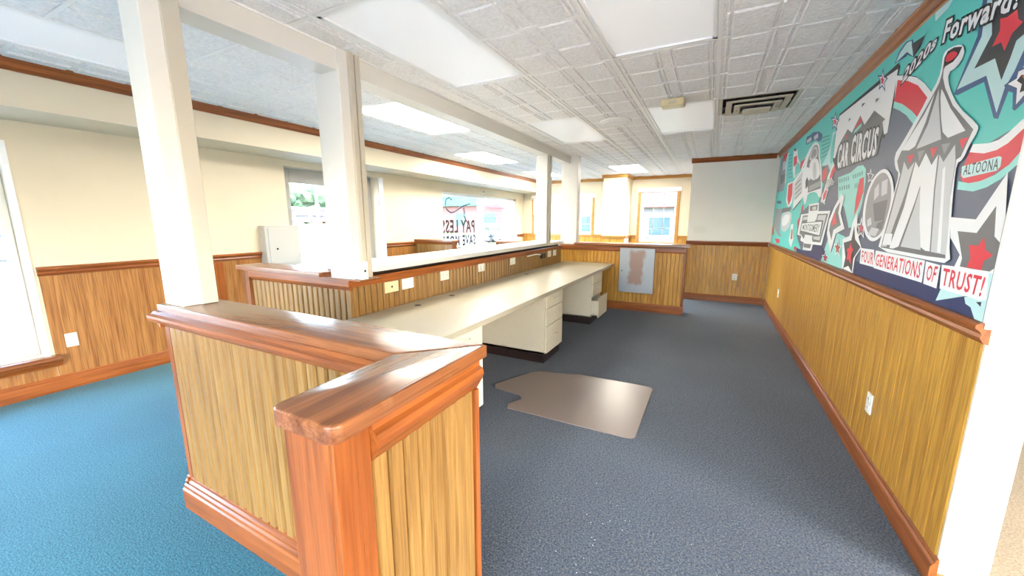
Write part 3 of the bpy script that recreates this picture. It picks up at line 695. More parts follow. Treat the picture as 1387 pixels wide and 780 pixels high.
def clip(poly):
    for ax, lim, sg in ((0, MY0, 1), (0, MY1, -1), (1, MZ0, 1), (1, MZ1, -1)):
        out = []
        for i in range(len(poly)):
            a, b_ = poly[i-1], poly[i]; ia, ib = (a[ax]-lim)*sg >= 0, (b_[ax]-lim)*sg >= 0
            if ia != ib:
                t = (lim-a[ax])/(b_[ax]-a[ax]); out.append((a[0]+t*(b_[0]-a[0]), a[1]+t*(b_[1]-a[1])))
            if ib: out.append(b_)
        poly = out
        if not poly: return []
    return poly
INK = dict(T=(92, 208, 200), N=(96, 104, 126), D=(58, 60, 66), W=(242, 243, 246), R=(226, 54, 72), P=(196, 230, 232), B=(62, 92, 140), DB=(44, 56, 100), G=(150, 150, 156), L=(208, 210, 214),
           C=(150, 224, 218), K=(28, 30, 36), M=(112, 112, 116), TR=(226, 88, 50), DT=(70, 150, 150))
for k, v in INK.items(): mat('ink_'+k, v, .42, spec=.4)
mural = thing('wall_mural', 'large teal, white and red circus mural panel above the oak wainscot', 'mural', (XM, 4.9, MZ0))
box(XM, XR, MY0, MY1, MZ0, MZ1).build('panel', 'ink_N', mural)
LAY = []
def layer_of(pts):
    x0 = min(p[0] for p in pts); x1 = max(p[0] for p in pts); y0 = min(p[1] for p in pts); y1 = max(p[1] for p in pts)
    l_ = 1+max([q[4] for q in LAY if q[0] < x1 and x0 < q[1] and q[2] < y1 and y0 < q[3]], default=0)
    LAY.append((x0, x1, y0, y1, l_)); return l_
def chaikin(p, n=2):
    for _ in range(n):
        p = [q for i in range(len(p)) for a, b_ in [(p[i], p[(i+1) % len(p)])] for q in ((a[0]*.75+b_[0]*.25, a[1]*.75+b_[1]*.25), (a[0]*.25+b_[0]*.75, a[1]*.25+b_[1]*.75))]
    return p
def ink(name, fr, col, pts, smooth=0):
    q = [onwall(fr, p) for p in pts]
    if smooth: q = chaikin(q, smooth)
    q = clip(q)
    if len(q) < 3: return
    d = layer_of(q)*.00012
    MB().add([(XM-d, a, b_) for a, b_ in q], [tuple(range(len(q)))]).build(name, 'ink_'+col, mural)
def star(fr, c, r, cols, rot=0, sx=1, sy=1, skew=0):
    for k, col in enumerate(cols):
        rr = r*(1-.3*k) if k < 2 else r*.42
        pts = []
        for i in range(10):
            a = math.pi*i/5-math.pi/2+rot; q = rr if i % 2 == 0 else rr*.45
            x = q*math.cos(a)*sx; y = q*math.sin(a)*sy; pts.append((c[0]+x, c[1]+y+skew*x))
        ink('star', fr, col, pts)
def text_mesh(s, off=0, shear=0):
    cu = bpy.data.curves.new('t', 'FONT'); cu.body = s; cu.size = 1; cu.offset = off; cu.shear = shear; cu.resolution_u = 2; cu.space_character = 1.12
    o = bpy.data.objects.new('t', cu); C.objects.link(o)
    me = bpy.data.meshes.new_from_object(o.evaluated_get(bpy.context.evaluated_depsgraph_get()))
    v = [tuple(p.co) for p in me.vertices]; f = [tuple(p.vertices) for p in me.polygons]
    bpy.data.objects.remove(o); bpy.data.curves.remove(cu); bpy.data.meshes.remove(me); return v, f
def lettering(s, fr, quad, col, out=None, off=.02, ooff=.07):
    """text fitted into the four photo corners bl, br, tr, tl on the wall"""
    q = [onwall(fr, p) for p in quad]
    v0, _ = text_mesh(s, off)
    x0 = min(p[0] for p in v0); x1 = max(p[0] for p in v0); y0 = min(p[1] for p in v0); y1 = max(p[1] for p in v0)
    for of, cc in ([(ooff, out)] if out else [])+[(off, col)]:
        v, f = text_mesh(s, of); w_ = []
        for p in v:
            a = (p[0]-x0)/(x1-x0); b_ = (p[1]-y0)/(y1-y0)
            w_.append(tuple(q[0][i]*(1-a)*(1-b_)+q[1][i]*a*(1-b_)+q[2][i]*a*b_+q[3][i]*(1-a)*b_ for i in (0, 1)))
        w_ = [(min(max(a, MY0), MY1), min(max(b_, MZ0), MZ1)) for a, b_ in w_]
        d = layer_of(w_)*.00012
        MB().add([(XM-d, a, b_) for a, b_ in w_], f).build('lettering', 'ink_'+cc, mural)
# background fields
ink('field', 'P', 'T', [(1055, 205), (1283, -5), (1480, -190), (1440, 60), (1387, 165), (1339, 194), (1318, 196), (1285, 160), (1262, 124), (1241, 103), (1216, 101), (1219, 84), (1138, 154), (1126, 215), (1112, 262), (1088, 345), (1040, 332)])
ink('field', 'Z5', 'C', [(150, 450), (95, 610), (75, 680), (262, 745), (275, 560), (295, 460), (220, 425), (170, 600)])
# far-left collage
ink('picture', 'X1', 'G', [(190, 330), (245, 330), (250, 560), (210, 760), (120, 790), (140, 600)])
ink('picture', 'X1', 'L', [(200, 380), (235, 370), (240, 470), (195, 500)])
ink('picture', 'X1', 'M', [(170, 560), (235, 540), (220, 640), (165, 690)])
ink('banner', 'X1', 'R', [(205, 300), (270, 240), (285, 260), (240, 340), (205, 390)])
ink('banner', 'X1', 'P', [(262, 270), (285, 250), (250, 480), (240, 640), (225, 700), (235, 420)])
for i in range(7): ink('text_line', 'X1', 'DT', [(275, 300+i*48), (325, 275+i*48), (325, 287+i*48), (275, 312+i*48)])
ink('picture', 'X1', 'W', [(345, 215), (390, 215), (400, 330), (440, 430), (400, 540), (345, 600), (330, 500), (335, 330)])
ink('picture', 'X1', 'T', [(365, 430), (400, 380), (440, 440), (400, 530), (355, 580)])
ink('star', 'X1', 'R', [(345, 320), (388, 295), (385, 400), (340, 455)])
ink('star', 'X1', 'D', [(345, 210), (380, 205), (375, 240), (350, 240)])
ink('banner', 'X1', 'W', [(262, 670), (335, 640), (335, 800), (320, 920), (270, 990), (240, 900)])
ink('banner', 'X1', 'R', [(272, 690), (328, 655), (325, 800), (305, 890), (272, 960), (258, 860)])
ink('picture', 'X1', 'W', [(340, 640), (470, 460), (520, 450), (500, 800), (330, 1010), (345, 800)])
ink('picture', 'X1', 'L', [(355, 660), (465, 500), (470, 640), (450, 790), (345, 900)])
for i in range(4): ink('picture', 'X1', 'M', [(365, 680+i*60), (440, 600+i*60), (440, 612+i*60), (365, 695+i*60)])
ink('picture', 'X1', 'D', [(335, 1005), (440, 880), (430, 910), (330, 1030)])
# vintage truck
ink('stripe', 'X1', 'W', [(430, 470), (560, 200), (590, 170), (560, 270), (450, 490)])
ink('stripe', 'X1', 'R', [(425, 470), (435, 385), (500, 330), (440, 480)])
ink('truck_picture', 'X1', 'W', [(470, 480), (520, 330), (575, 180), (620, 120), (665, 120), (690, 180), (685, 300), (705, 420), (722, 620), (712, 830), (680, 860), (640, 770), (530, 800), (510, 910), (490, 960), (470, 900), (450, 620)], 1)
ink('truck_picture', 'X1', 'M', [(535, 340), (590, 200), (640, 150), (672, 190), (672, 330), (690, 420), (700, 610), (690, 700), (545, 760), (500, 640), (510, 470)], 1)
ink('truck_picture', 'X1', 'L', [(548, 330), (580, 235), (620, 180), (655, 175), (665, 290), (640, 335), (560, 372)], 1)
ink('truck_picture', 'X1', 'G', [(572, 300), (595, 225), (640, 205), (652, 275), (630, 312), (575, 345)], 1)
ink('truck_picture', 'X1', 'W', [(555, 380), (620, 335), (665, 345), (690, 450), (695, 580), (580, 640), (548, 520)], 1)
ink('truck_picture', 'X1', 'L', [(600, 400), (640, 380), (650, 600), (595, 620)], 1)
ink('truck_picture', 'X1', 'W', [(460, 560), (500, 450), (560, 460), (570, 600), (540, 640), (520, 560), (500, 700), (455, 760)], 1)
ink('truck_picture', 'X1', 'D', [(500, 620), (530, 590), (535, 680), (500, 760)], 1)
ink('truck_picture', 'X1', 'M', [(535, 700), (700, 620), (702, 730), (530, 790)])
for i in range(4): ink('truck_picture', 'X1', 'L', [(545, 708+i*18), (695, 636+i*18), (695, 644+i*18), (545, 716+i*18)])
# dark caption blob above truck, caption lines
ink('caption', 'X1', 'B', [(505, 110), (520, 50), (560, 30), (600, -10), (680, -20), (725, 20), (715, 90), (680, 120), (640, 90), (560, 130), (510, 160)])
ink('caption', 'X1', 'L', [(515, 100), (575, 50), (580, 100), (520, 140)])
ink('caption', 'X1', 'L', [(610, 50), (665, 0), (668, 60), (615, 95)])
for i in range(6): ink('text_line', 'X1', 'DT', [(710, 60+i*52), (820, 25+i*45), (820, 40+i*45), (710, 76+i*52)])
# star and stripes between truck and logo
ink('star', 'X1', 'P', [(860, 0), (910, -40), (890, 330), (850, 480), (830, 510), (790, 410), (760, 440), (720, 430), (770, 330), (840, 150)])
ink('star', 'X1', 'T', [(870, 40), (900, 0), (885, 300), (850, 420), (825, 380), (840, 200)])
ink('star', 'X1', 'M', [(720, 440), (770, 430), (800, 420), (830, 510), (760, 700), (715, 640)])
ink('star', 'X1', 'R', [(735, 500), (775, 440), (785, 540), (755, 620), (720, 640)])
ink('stripe', 'X1', 'W', [(905, 330), (920, 400), (780, 800), (735, 800), (800, 560)])
ink('stripe', 'X1', 'R', [(905, 390), (900, 480), (850, 590), (815, 610), (850, 490)])
ink('stripe', 'X2', 'W', [(690, 30), (715, 60), (690, 150), (640, 310), (610, 300), (640, 120)])
ink('stripe', 'X2', 'R', [(685, 60), (700, 70), (680, 160), (650, 190), (655, 120)])
lettering('1990s', 'X1', [(775, 735), (885, 685), (885, 600), (782, 625)], 'W', 'D', .02, .09)
star('X2', (645, 235), 70, ['W', 'M', 'R'], .1, .55, 1)
# lower left details
ink('picture', 'X2', 'B', [(108, 190), (160, 190), (155, 225), (108, 222)])
ink('picture', 'X2', 'G', [(95, 280), (165, 290), (140, 560), (165, 610), (120, 600), (70, 480)])
ink('car_picture', 'X2', 'L', [(160, 330), (280, 310), (275, 430), (240, 520), (190, 560), (150, 520)], 1)
ink('car_picture', 'X2', 'W', [(165, 410), (200, 350), (265, 350), (240, 460), (170, 500)], 1)
ink('car_picture', 'X2', 'M', [(170, 280), (280, 260), (265, 310), (160, 335)])
ink('banner', 'X2', 'TR', [(50, 500), (75, 480), (72, 590), (52, 590)])
ink('banner', 'X2', 'R', [(80, 630), (140, 640), (138, 685), (105, 690)])
ink('banner', 'X2', 'W', [(270, 470), (300, 460), (290, 560), (300, 640), (270, 740), (245, 660), (265, 560)])
ink('star', 'X2', 'TR', [(275, 530), (290, 520), (288, 640), (268, 640)])
ink('banner', 'X2', 'R', [(305, 730), (335, 730), (335, 775), (310, 770)])
ink('stripe', 'X2', 'R', [(400, 260), (420, 230), (415, 330), (385, 350)])
ink('stripe', 'X2', 'R', [(345, 430), (385, 360), (380, 470), (345, 520)])
# bow-tie sign
ink('sign', 'X2', 'N', [(385, 340), (480, 250), (620, 200), (745, 300), (640, 720), (500, 800), (400, 790), (340, 590)])
ink('sign', 'X2', 'W', [(395, 350), (482, 338), (490, 232), (606, 210), (600, 312), (742, 306), (636, 712), (532, 702), (512, 780), (412, 765), (428, 680), (385, 655), (398, 600), (348, 588)])
ink('sign', 'X2', 'M', [(418, 365), (480, 358), (480, 420), (575, 415), (590, 345), (715, 340), (622, 680), (530, 670), (520, 605), (440, 598), (425, 640), (400, 590), (375, 578)])
ink('sign', 'X2', 'L', [(425, 380), (475, 375), (475, 410), (415, 420)])
ink('sign', 'X2', 'L', [(600, 360), (695, 355), (612, 655), (540, 640), (540, 610), (620, 610), (660, 420), (585, 415)])
ink('sign', 'X2', 'M', [(502, 252), (592, 236), (585, 300), (498, 310)])
ink('sign', 'X2', 'L', [(530, 262), (575, 255), (570, 295), (528, 298)])
ink('sign', 'X2', 'W', [(480, 335), (575, 322), (560, 450), (465, 450)])
ink('sign', 'X2', 'M', [(428, 690), (515, 700), (500, 750), (425, 735)])
ink('sign', 'X2', 'W', [(440, 585), (530, 600), (515, 690), (432, 680)])
ink('sign', 'X2', 'D', [(400, 450), (650, 425), (620, 605), (382, 545)])
ink('sign', 'X2', 'W', [(406, 456), (642, 433), (612, 596), (390, 540)])
lettering('MONTGOMERY', 'X2', [(410, 530), (600, 565), (622, 462), (420, 468)], 'D', None, .01)
ink('field', 'X2', 'DB', [(340, 740), (420, 775), (520, 775), (540, 705), (640, 720), (690, 800), (600, 900), (340, 790)])
# logo with jagged letters
ink('logo', 'Z3', 'K', [(145, 605), (575, 245), (790, 45), (815, 70), (800, 140), (695, 810), (640, 870), (600, 860), (560, 1060), (120, 1230), (100, 1210), (70, 1110), (105, 760)])
ink('logo', 'Z3', 'M', [(120, 980), (235, 770), (375, 620), (530, 560), (655, 660), (600, 860), (555, 1050), (125, 1215)])
ink('logo', 'Z3', 'W', [(145, 625), (575, 285), (670, 190), (792, 105), (672, 815), (635, 830), (620, 690), (650, 660), (530, 565), (420, 725), (375, 620), (280, 810), (235, 770), (130, 960), (95, 1090), (75, 1090), (110, 760)])
for p in ([(390, 530), (395, 490), (432, 478)], [(543, 480), (550, 440), (582, 428)], [(245, 690), (250, 655), (272, 650)]): ink('logo', 'Z3', 'K', p)
ink('logo', 'Z3', 'R', [(375, 640), (390, 690), (310, 775)]); ink('logo', 'Z3', 'C', [(390, 700), (385, 740), (300, 830), (310, 785)])
ink('logo', 'Z3', 'R', [(225, 830), (240, 850), (200, 880)])
lettering('CAR', 'Z4', [(112, 482), (232, 442), (258, 168), (142, 208)], 'W', 'K', .04, .1)
lettering('CIRCUS', 'Z4', [(262, 428), (540, 332), (590, 5), (290, 108)], 'W', 'K', .04, .1)
star('Z3', (620, 235), 145, ['B', 'W', 'R'], .12, .42, 1)
star('Z3', (95, 690), 120, ['B', 'W', 'R'], .12, .42, 1)
# rings behind the tent
ink('ring', 'Z6', 'W', [(85, 235), (160, 232), (240, 250), (300, 295), (355, 365), (230, 600), (150, 520), (65, 470)])
ink('ring', 'Z6', 'R', [(95, 268), (170, 275), (250, 310), (320, 400), (245, 550), (200, 500), (130, 450), (68, 430)])
ink('ring', 'Z6', 'C', [(68, 430), (130, 450), (200, 500), (245, 550), (215, 605), (160, 535), (110, 500), (60, 478)])
ink('ring', 'Z6', 'N', [(60, 478), (110, 500), (160, 535), (215, 605), (100, 800), (0, 800), (0, 680), (20, 660)])
ink('ring', 'Y1', 'W', [(330, 620), (470, 610), (560, 580), (640, 520), (780, 390), (900, 220), (900, 330), (780, 480), (640, 610), (540, 670), (430, 700), (300, 692)])
ink('ring', 'Y1', 'R', [(300, 690), (430, 700), (540, 670), (640, 610), (780, 480), (900, 330), (900, 520), (830, 650), (700, 780), (560, 850), (420, 960), (250, 970), (220, 900), (260, 780)])
ink('ring', 'Y2', 'C', [(150, 250), (250, 270), (360, 250), (500, 190), (640, 90), (720, 0), (850, -170), (900, -100), (780, 45), (690, 115), (560, 230), (420, 310), (290, 350), (140, 330)])
ink('patch', 'Y2', 'P', [(185, 110), (540, 10), (570, 20), (555, 110), (520, 150), (200, 222), (180, 200)])
lettering('ALTOONA', 'Y2', [(195, 195), (530, 140), (548, 25), (215, 90)], 'D', None, .012)
# middle banner
ink('banner', 'Z4', 'C', [(125, 570), (255, 520), (280, 500), (340, 445), (400, 435), (430, 480), (425, 620), (390, 850), (320, 1100), (240, 1130), (190, 900), (125, 800)])
ink('banner', 'Z4', 'R', [(360, 590), (410, 565), (405, 720), (345, 900), (300, 990), (320, 800)])
for p in ([(135, 590), (250, 555), (250, 600), (135, 635)], [(285, 545), (405, 495), (402, 540), (285, 590)], [(135, 675), (258, 645), (258, 690), (135, 720)], [(305, 640), (350, 625), (348, 680), (305, 695)]):
    for k in range(5):
        a, b_, c_, d_ = p; t0, t1 = k/5+.03, k/5+.13
        ink('text_line', 'Z4', 'DT', [(a[0]+(b_[0]-a[0])*t0, a[1]+(b_[1]-a[1])*t0), (a[0]+(b_[0]-a[0])*t1, a[1]+(b_[1]-a[1])*t1), (d_[0]+(c_[0]-d_[0])*t1, d_[1]+(c_[1]-d_[1])*t1), (d_[0]+(c_[0]-d_[0])*t0, d_[1]+(c_[1]-d_[1])*t0)])
# stars of the middle
ink('star', 'Z5', 'W', [(265, 75), (290, 110), (255, 250), (292, 390), (215, 430), (165, 605), (135, 430), (150, 320), (200, 200)])
ink('star', 'Z5', 'M', [(255, 150), (235, 250), (258, 355), (192, 400), (175, 490), (155, 400), (168, 335), (215, 210)])
ink('star', 'Z5', 'R', [(207, 240), (215, 300), (222, 345), (195, 350), (178, 370), (185, 300)])
ink('star', 'Z5', 'W', [(412, 220), (360, 340), (335, 450), (275, 480), (268, 735), (362, 778), (385, 640), (442, 560), (400, 400)])
ink('star', 'Z5', 'D', [(378, 360), (352, 490), (285, 512), (300, 640), (280, 735), (325, 715), (355, 772), (370, 650), (432, 550), (385, 480)])
ink('star', 'Z5', 'R', [(348, 510), (357, 555), (372, 570), (350, 620), (346, 700), (325, 655), (308, 672), (318, 600), (310, 570), (335, 555)])
star('Z5', (440, 385), 105, ['W', 'M', 'R'], .1, .45, 1); star('Z5', (230, 560), 90, ['W', 'M', 'TR'], .1, .42, 1)
star('Z5', (120, 645), 65, ['W', 'K', 'R'], .1, .5, 1); star('Z4', (480, 560), 90, ['W', 'N', 'N'], .1, .45, 1)
# oval photograph
OV = [(1199, 227), (1207, 233), (1212, 248), (1212, 268), (1207, 295), (1198, 318), (1184, 329), (1174, 321), (1169, 302), (1171, 278), (1177, 255), (1187, 236)]
ink('oval_picture', 'P', 'W', OV, 2)
ocx, ocy = 1191, 278
ink('oval_picture', 'P', 'G', [(ocx+(x-ocx)*.84, ocy+(y-ocy)*.9) for x, y in OV], 2)
for p in ([(1186, 256), (1192, 248), (1192, 264), (1185, 272)], [(1196, 246), (1204, 242), (1203, 262), (1195, 266)], [(1176, 318), (1182, 308), (1192, 310), (1187, 320)], [(1176, 298), (1181, 294), (1182, 304), (1176, 307)]): ink('oval_picture', 'P', 'L', p)
for p in ([(1184, 276), (1204, 270), (1199, 298), (1186, 300)], [(1190, 302), (1200, 298), (1195, 312), (1188, 308)]): ink('oval_picture', 'P', 'M', p)
# upper right stars
BS = [(1332.6, 28), (1329.8, 49.4), (1296.2, 121.5), (1336.2, 102.3), (1350, 153), (1360.8, 120), (1374, 97), (1387, 68), (1420, 20), (1430, -60), (1345, -40)]
ink('star', 'P', 'B', [(1327, 25), (1324, 49), (1292, 128), (1297, 129), (1333, 111), (1346, 160), (1352, 161), (1366, 124), (1380, 100), (1396, 74), (1432, 20), (1440, -70), (1340, -45)])
ink('star', 'P', 'P', BS)
ink('star', 'Z8', 'D', [(545, 200), (545, 330), (375, 660), (575, 560), (635, 770), (720, 560), (780, 390), (850, 330), (1000, 150), (1000, -200), (550, -200)])
ink('star', 'Z8', 'R', [(690, 165), (790, 90), (800, 180), (845, 210), (740, 320), (665, 490), (635, 405), (545, 450), (625, 290), (625, 180)])
ink('star', 'Y1', 'B', [(608, 100), (720, 15), (720, -40), (860, -80), (900, 200), (790, 240), (700, 325), (680, 310), (685, 165), (620, 145)])
ink('star', 'Y1', 'W', [(640, 90), (720, 40), (735, -20), (820, -60), (870, 20), (870, 150), (780, 190), (712, 270), (722, 125)])
ink('star', 'Y1', 'K', [(720, 60), (760, 10), (830, 0), (850, 120), (780, 150), (745, 165), (765, 90)])
ink('star', 'Y1', 'TR', [(765, 20), (800, 0), (820, 60), (790, 55)])
ink('star', 'Z6', 'B', [(70, 148), (105, 55), (160, -20), (210, -40), (222, 100), (165, 75), (160, 90)])
ink('star', 'Z6', 'P', [(80, 138), (112, 62), (165, -12), (200, -28), (212, 90), (165, 58)])
ink('star', 'Z6', 'D', [(200, 0), (300, -70), (262, 25), (215, 88)])
ink('star', 'Z8', 'P', [(0, 205), (0, 120), (150, 0), (180, -20), (120, 80)])
lettering('2020s', 'P', [(1222, 114), (1268, 64), (1273, 44), (1228, 92)], 'W', 'K', .03, .12)
lettering('Forward!', 'P', [(1277, 59), (1379, 11), (1390, -30), (1284, 27)], 'W', 'K', .03, .11)
# tent
ink('circus_tent', 'P', 'W', [(1279, 76), (1284, 67), (1297, 61), (1307, 60), (1309, 74), (1299, 90), (1286, 98.6), (1288, 119), (1300, 144), (1327, 168), (1328, 176), (1315, 197), (1307, 216), (1298, 221), (1294, 253), (1288, 330), (1290, 358), (1258, 352), (1190, 339), (1196, 318), (1212, 262), (1220, 235), (1214, 228), (1213, 210), (1223, 195), (1242, 162), (1259, 132), (1273.6, 107), (1278, 87)], 1)
ink('circus_tent', 'P', 'M', [(1281.7, 78), (1286, 69), (1295, 63.6), (1306, 62.7), (1300.5, 74.4), (1293, 83), (1282.6, 89.6), (1280.5, 94), (1279.5, 105), (1282.6, 119), (1293, 142.6), (1321, 175), (1313, 192), (1304, 212), (1298, 216), (1289, 270), (1283, 330), (1283, 350), (1258, 347), (1194.6, 335), (1204, 300), (1221, 236), (1219, 229), (1217, 218), (1222, 206), (1239.5, 175), (1266, 128), (1274.5, 112), (1278.5, 98)])
ink('circus_tent', 'Z6', 'K', [(455, 100), (480, 50), (530, 20), (590, 15), (560, 80), (520, 130), (460, 165), (447, 190)])
ink('circus_tent', 'Z6', 'R', [(460, 140), (465, 85), (520, 45), (562, 65), (520, 115)], 1)
ink('circus_tent', 'Z6', 'W', [(432, 335), (452, 370), (500, 480), (615, 650), (480, 705), (440, 660), (428, 550), (424, 400)])
ink('circus_tent', 'Z6', 'L', [(412, 335), (412, 460), (424, 640), (430, 715), (240, 790), (330, 600), (385, 420)])
ink('circus_tent', 'Z6', 'W', [(382, 370), (300, 530), (170, 735), (130, 800), (185, 800), (230, 770), (310, 590)])
for c_, p in (('R', [(215, 160), (262, 148), (230, 222)]), ('R', [(375, 110), (432, 95), (390, 175)]), ('R', [(582, 45), (648, 28), (600, 115)]), ('G', [(285, 130), (340, 118), (297, 200)]), ('G', [(455, 80), (520, 68), (475, 150)])):
    ink('pennant', 'Z7', c_, p)
ink('circus_tent', 'Z7', 'L', [(172, 285), (190, 200), (218, 262), (265, 200), (200, 420), (120, 640), (65, 800), (30, 800), (100, 560)])
ink('circus_tent', 'Z7', 'W', [(272, 200), (295, 245), (345, 140), (385, 225), (432, 150), (402, 400), (372, 835), (340, 830), (300, 800), (295, 600), (305, 370), (262, 500), (150, 800), (110, 815), (85, 810), (110, 740), (190, 520)])
ink('circus_tent', 'Z7', 'L', [(306, 385), (300, 600), (308, 825), (165, 800), (262, 530)])
ink('circus_tent', 'Z7', 'L', [(442, 150), (470, 205), (553, 80), (556, 200), (522, 420), (488, 860), (380, 838), (412, 400)])
ink('circus_tent', 'Z7', 'W', [(465, 260), (485, 230), (470, 500), (450, 845), (425, 840), (450, 500)])
ink('circus_tent', 'Y3', 'W', [(580, 95), (610, -30), (700, -30), (680, 105)])
# lower right star
ink('star', 'P', 'W', [(1290, 294), (1325, 297), (1368.7, 233), (1364.5, 311), (1374, 318), (1365, 370), (1340, 385), (1294, 364), (1303, 345), (1290, 322)])
ink('star', 'P', 'M', [(1300, 313), (1326, 315.5), (1353, 278.4), (1350.4, 320), (1364, 336), (1359, 358), (1342, 369), (1303, 361), (1306, 350)])
ink('star', 'Y4', 'R', [(425, 10), (505, 20), (560, -60), (575, 55), (640, 105), (555, 155), (535, 235), (405, 208), (440, 120)])
# bottom band and slogan
ink('field', 'Y3', 'DB', [(240, 450), (262, 290), (480, 365), (1050, 520), (1300, 560), (1400, 640), (1400, 900), (840, 760), (430, 540)])
ink('field', 'Y4', 'DB', [(-60, 345), (370, 455), (440, 560), (485, 700), (480, 760), (-60, 500)])
ink('star', 'Y4', 'P', [(125, 502), (170, 400), (210, 380), (400, 460)])
ink('patch', 'Y4', 'P', [(385, 470), (560, 470), (600, 250), (690, 290), (760, 150), (720, 520), (640, 780), (485, 700), (440, 560), (395, 530)])
ink('star', 'Y4', 'K', [(490, 515), (538, 515), (530, 558)])
for p in ([(308, 318), (325, 138), (480, 158), (482, 365)],): ink('patch', 'Y3', 'W', p, 0)
ink('patch', 'Y3', 'W', [(475, 372), (500, 165), (1085, 285), (1045, 545)])
ink('patch', 'Y4', 'W', [(15, 352), (40, 155), (168, 190), (132, 395)]); ink('patch', 'Y4', 'W', [(165, 395), (185, 185), (605, 245), (580, 500), (520, 500)])
lettering('FOUR', 'Y3', [(330, 300), (462, 335), (475, 190), (338, 165)], 'R', None, .015)
lettering('GENERATIONS', 'Y3', [(495, 342), (1015, 500), (1058, 305), (512, 205)], 'R', None, .015)
lettering('OF', 'Y4', [(38, 322), (108, 345), (150, 200), (55, 185)], 'R', None, .015)
lettering('TRUST!', 'Y4', [(180, 365), (530, 470), (582, 292), (205, 212)], 'R', None, .02)

# ------------------------------------------------------------------ lettering on the lobby window (reads from outside)
def glass_text(s, ya, yb, z0, z1, m='letter_grey', off=.0):
    v, f = text_mesh(s, off); x0 = min(p[0] for p in v); x1 = max(p[0] for p in v); q0 = min(p[1] for p in v); q1 = max(p[1] for p in v)
    mb = MB().add([(XL-.114, yb-(p[0]-x0)/(x1-x0)*(yb-ya), z0+(p[1]-q0)/(q1-q0)*(z1-z0)) for p in v], f)
    mb.build('lettering', m, w3)
glass_text('PAY LESS', 6.58, 7.88, 1.19, 1.49, off=.03); glass_text('SAVE MORE', 6.58, 7.92, .89, 1.15, off=.045)
glass_text('GUARANTEED', 8.36, 9.4, 1.17, 1.29, off=.015); glass_text('1ST', 8.46, 8.86, .76, .95, off=.03)
MB().tube([(XL-.112, 8.5+.05*i, 1.06+.003*i) for i in range(14)], .012, 5).build('lettering', 'letter_grey', w3)
pts = [(XL-.112, 7.05+.0*i-.28*math.cos(a)*.6, 1.82-.16*math.sin(a)*1.2+.05) for i, a in enumerate([k*.35-1.2 for k in range(14)])]
pts = [(XL-.112, y, z) for y, z in ((6.98, 1.92), (6.88, 1.96), (6.78, 1.92), (6.74, 1.82), (6.8, 1.70), (6.92, 1.64), (7.06, 1.66), (7.2, 1.72), (7.4, 1.80), (7.7, 1.86))]
MB().tube(pts, .014, 5).build('emblem', 'letter_grey', w3, True)
MB().tube([(XL-.112, y, z) for y, z in ((7.42, 1.77), (7.46, 1.66), (7.44, 1.58), (7.52, 1.48), (7.58, 1.42))], .014, 5).build('emblem', 'letter_grey', w3, True)
MB().tube([(XL-.112, 7.2+.2*math.cos(a), .76+.1*math.sin(a)) for a in [k*math.pi/8 for k in range(9)]], .016, 5).build('emblem', 'letter_grey', w3, True)

# ------------------------------------------------------------------ outdoors
ZG = -.15
struct(box(-130, 60, -60, 140, ZG-.3, ZG).build('ground', 'asphalt'))
def heading(px): d = ray(px, 299); d.z = 0; return d.normalized()
def out(px, dist): d = heading(px)*dist; return (d.x, d.y)
gr = MB().prism([(-44, ZG), (-58, 1.0), (-62, 1.0), (-62, ZG)], 'y', -40, 46)
gv = gr.build('grass_bank', 'grass', None, loc=(-52, 0, ZG)); gv['kind'] = 'stuff'; gv['label'] = 'pale green grass bank beyond the parking lot'; gv['category'] = 'grass'
struct(box(-110, -62, -60, 100, ZG, 1.0).build('ground_upper_road', 'asphalt'))
def car(label, x, y, z, rz, m):
    t = thing('car', label, 'car', (x, y, z), 'cars parked outside'); t.rotation_euler.z = rz
    o3 = Vector((x, y, z))
    def at(mb, nm, mm, smooth=False):
        mb.v = [tuple(Vector(v)+o3) for v in mb.v]; return mb.build(nm, mm, t, smooth)
    bm = bmesh.new()
    prof = [(-2.2, .3), (-2.25, .62), (-2.1, .85), (-1.2, .95), (-.75, 1.38), (.9, 1.42), (1.7, .98), (2.15, .9), (2.25, .6), (2.2, .3)]
    m1 = MB().prism([(a, b_) for a, b_ in prof], 'y', -.85, .85); at(m1, 'body', m)
    for s in (-1, 1): at(MB().prism([(-1.05, .95), (-.7, 1.33), (.85, 1.36), (1.5, .98)], 'y', s*.855-.004, s*.855+.004), 'side_glass', 'car_glass')
    at(MB().add([(-1.22, -.7, .97), (-1.22, .7, .97), (-.78, .62, 1.375), (-.78, -.62, 1.375)], [(0, 1, 2, 3)]), 'windscreen', 'car_glass')
    for a in (-1.4, 1.4):
        for s in (-1, 1): at(MB().lathe([(0, -.1), (.33, -.1), (.35, 0), (.33, .1), (0, .1)], (a, s*.8, .35), 'y', 16), 'wheel', 'tyre')
    return t
p = out(405, 66); car('white car up on the road beyond the grass bank', p[0], p[1], 1.0, 1.4, 'car_white')
p = out(428, 71); car('red car parked beside a white one beyond the grass bank', p[0], p[1], 1.0, 1.2, 'car_red')
p = out(672, 30); car('teal car parked outside the lettered window', p[0], p[1], ZG, 2.4, 'car_teal')
p = out(2, 26); car('dark teal car seen through the big side window', p[0], p[1], ZG, 1.5, 'car_teal')
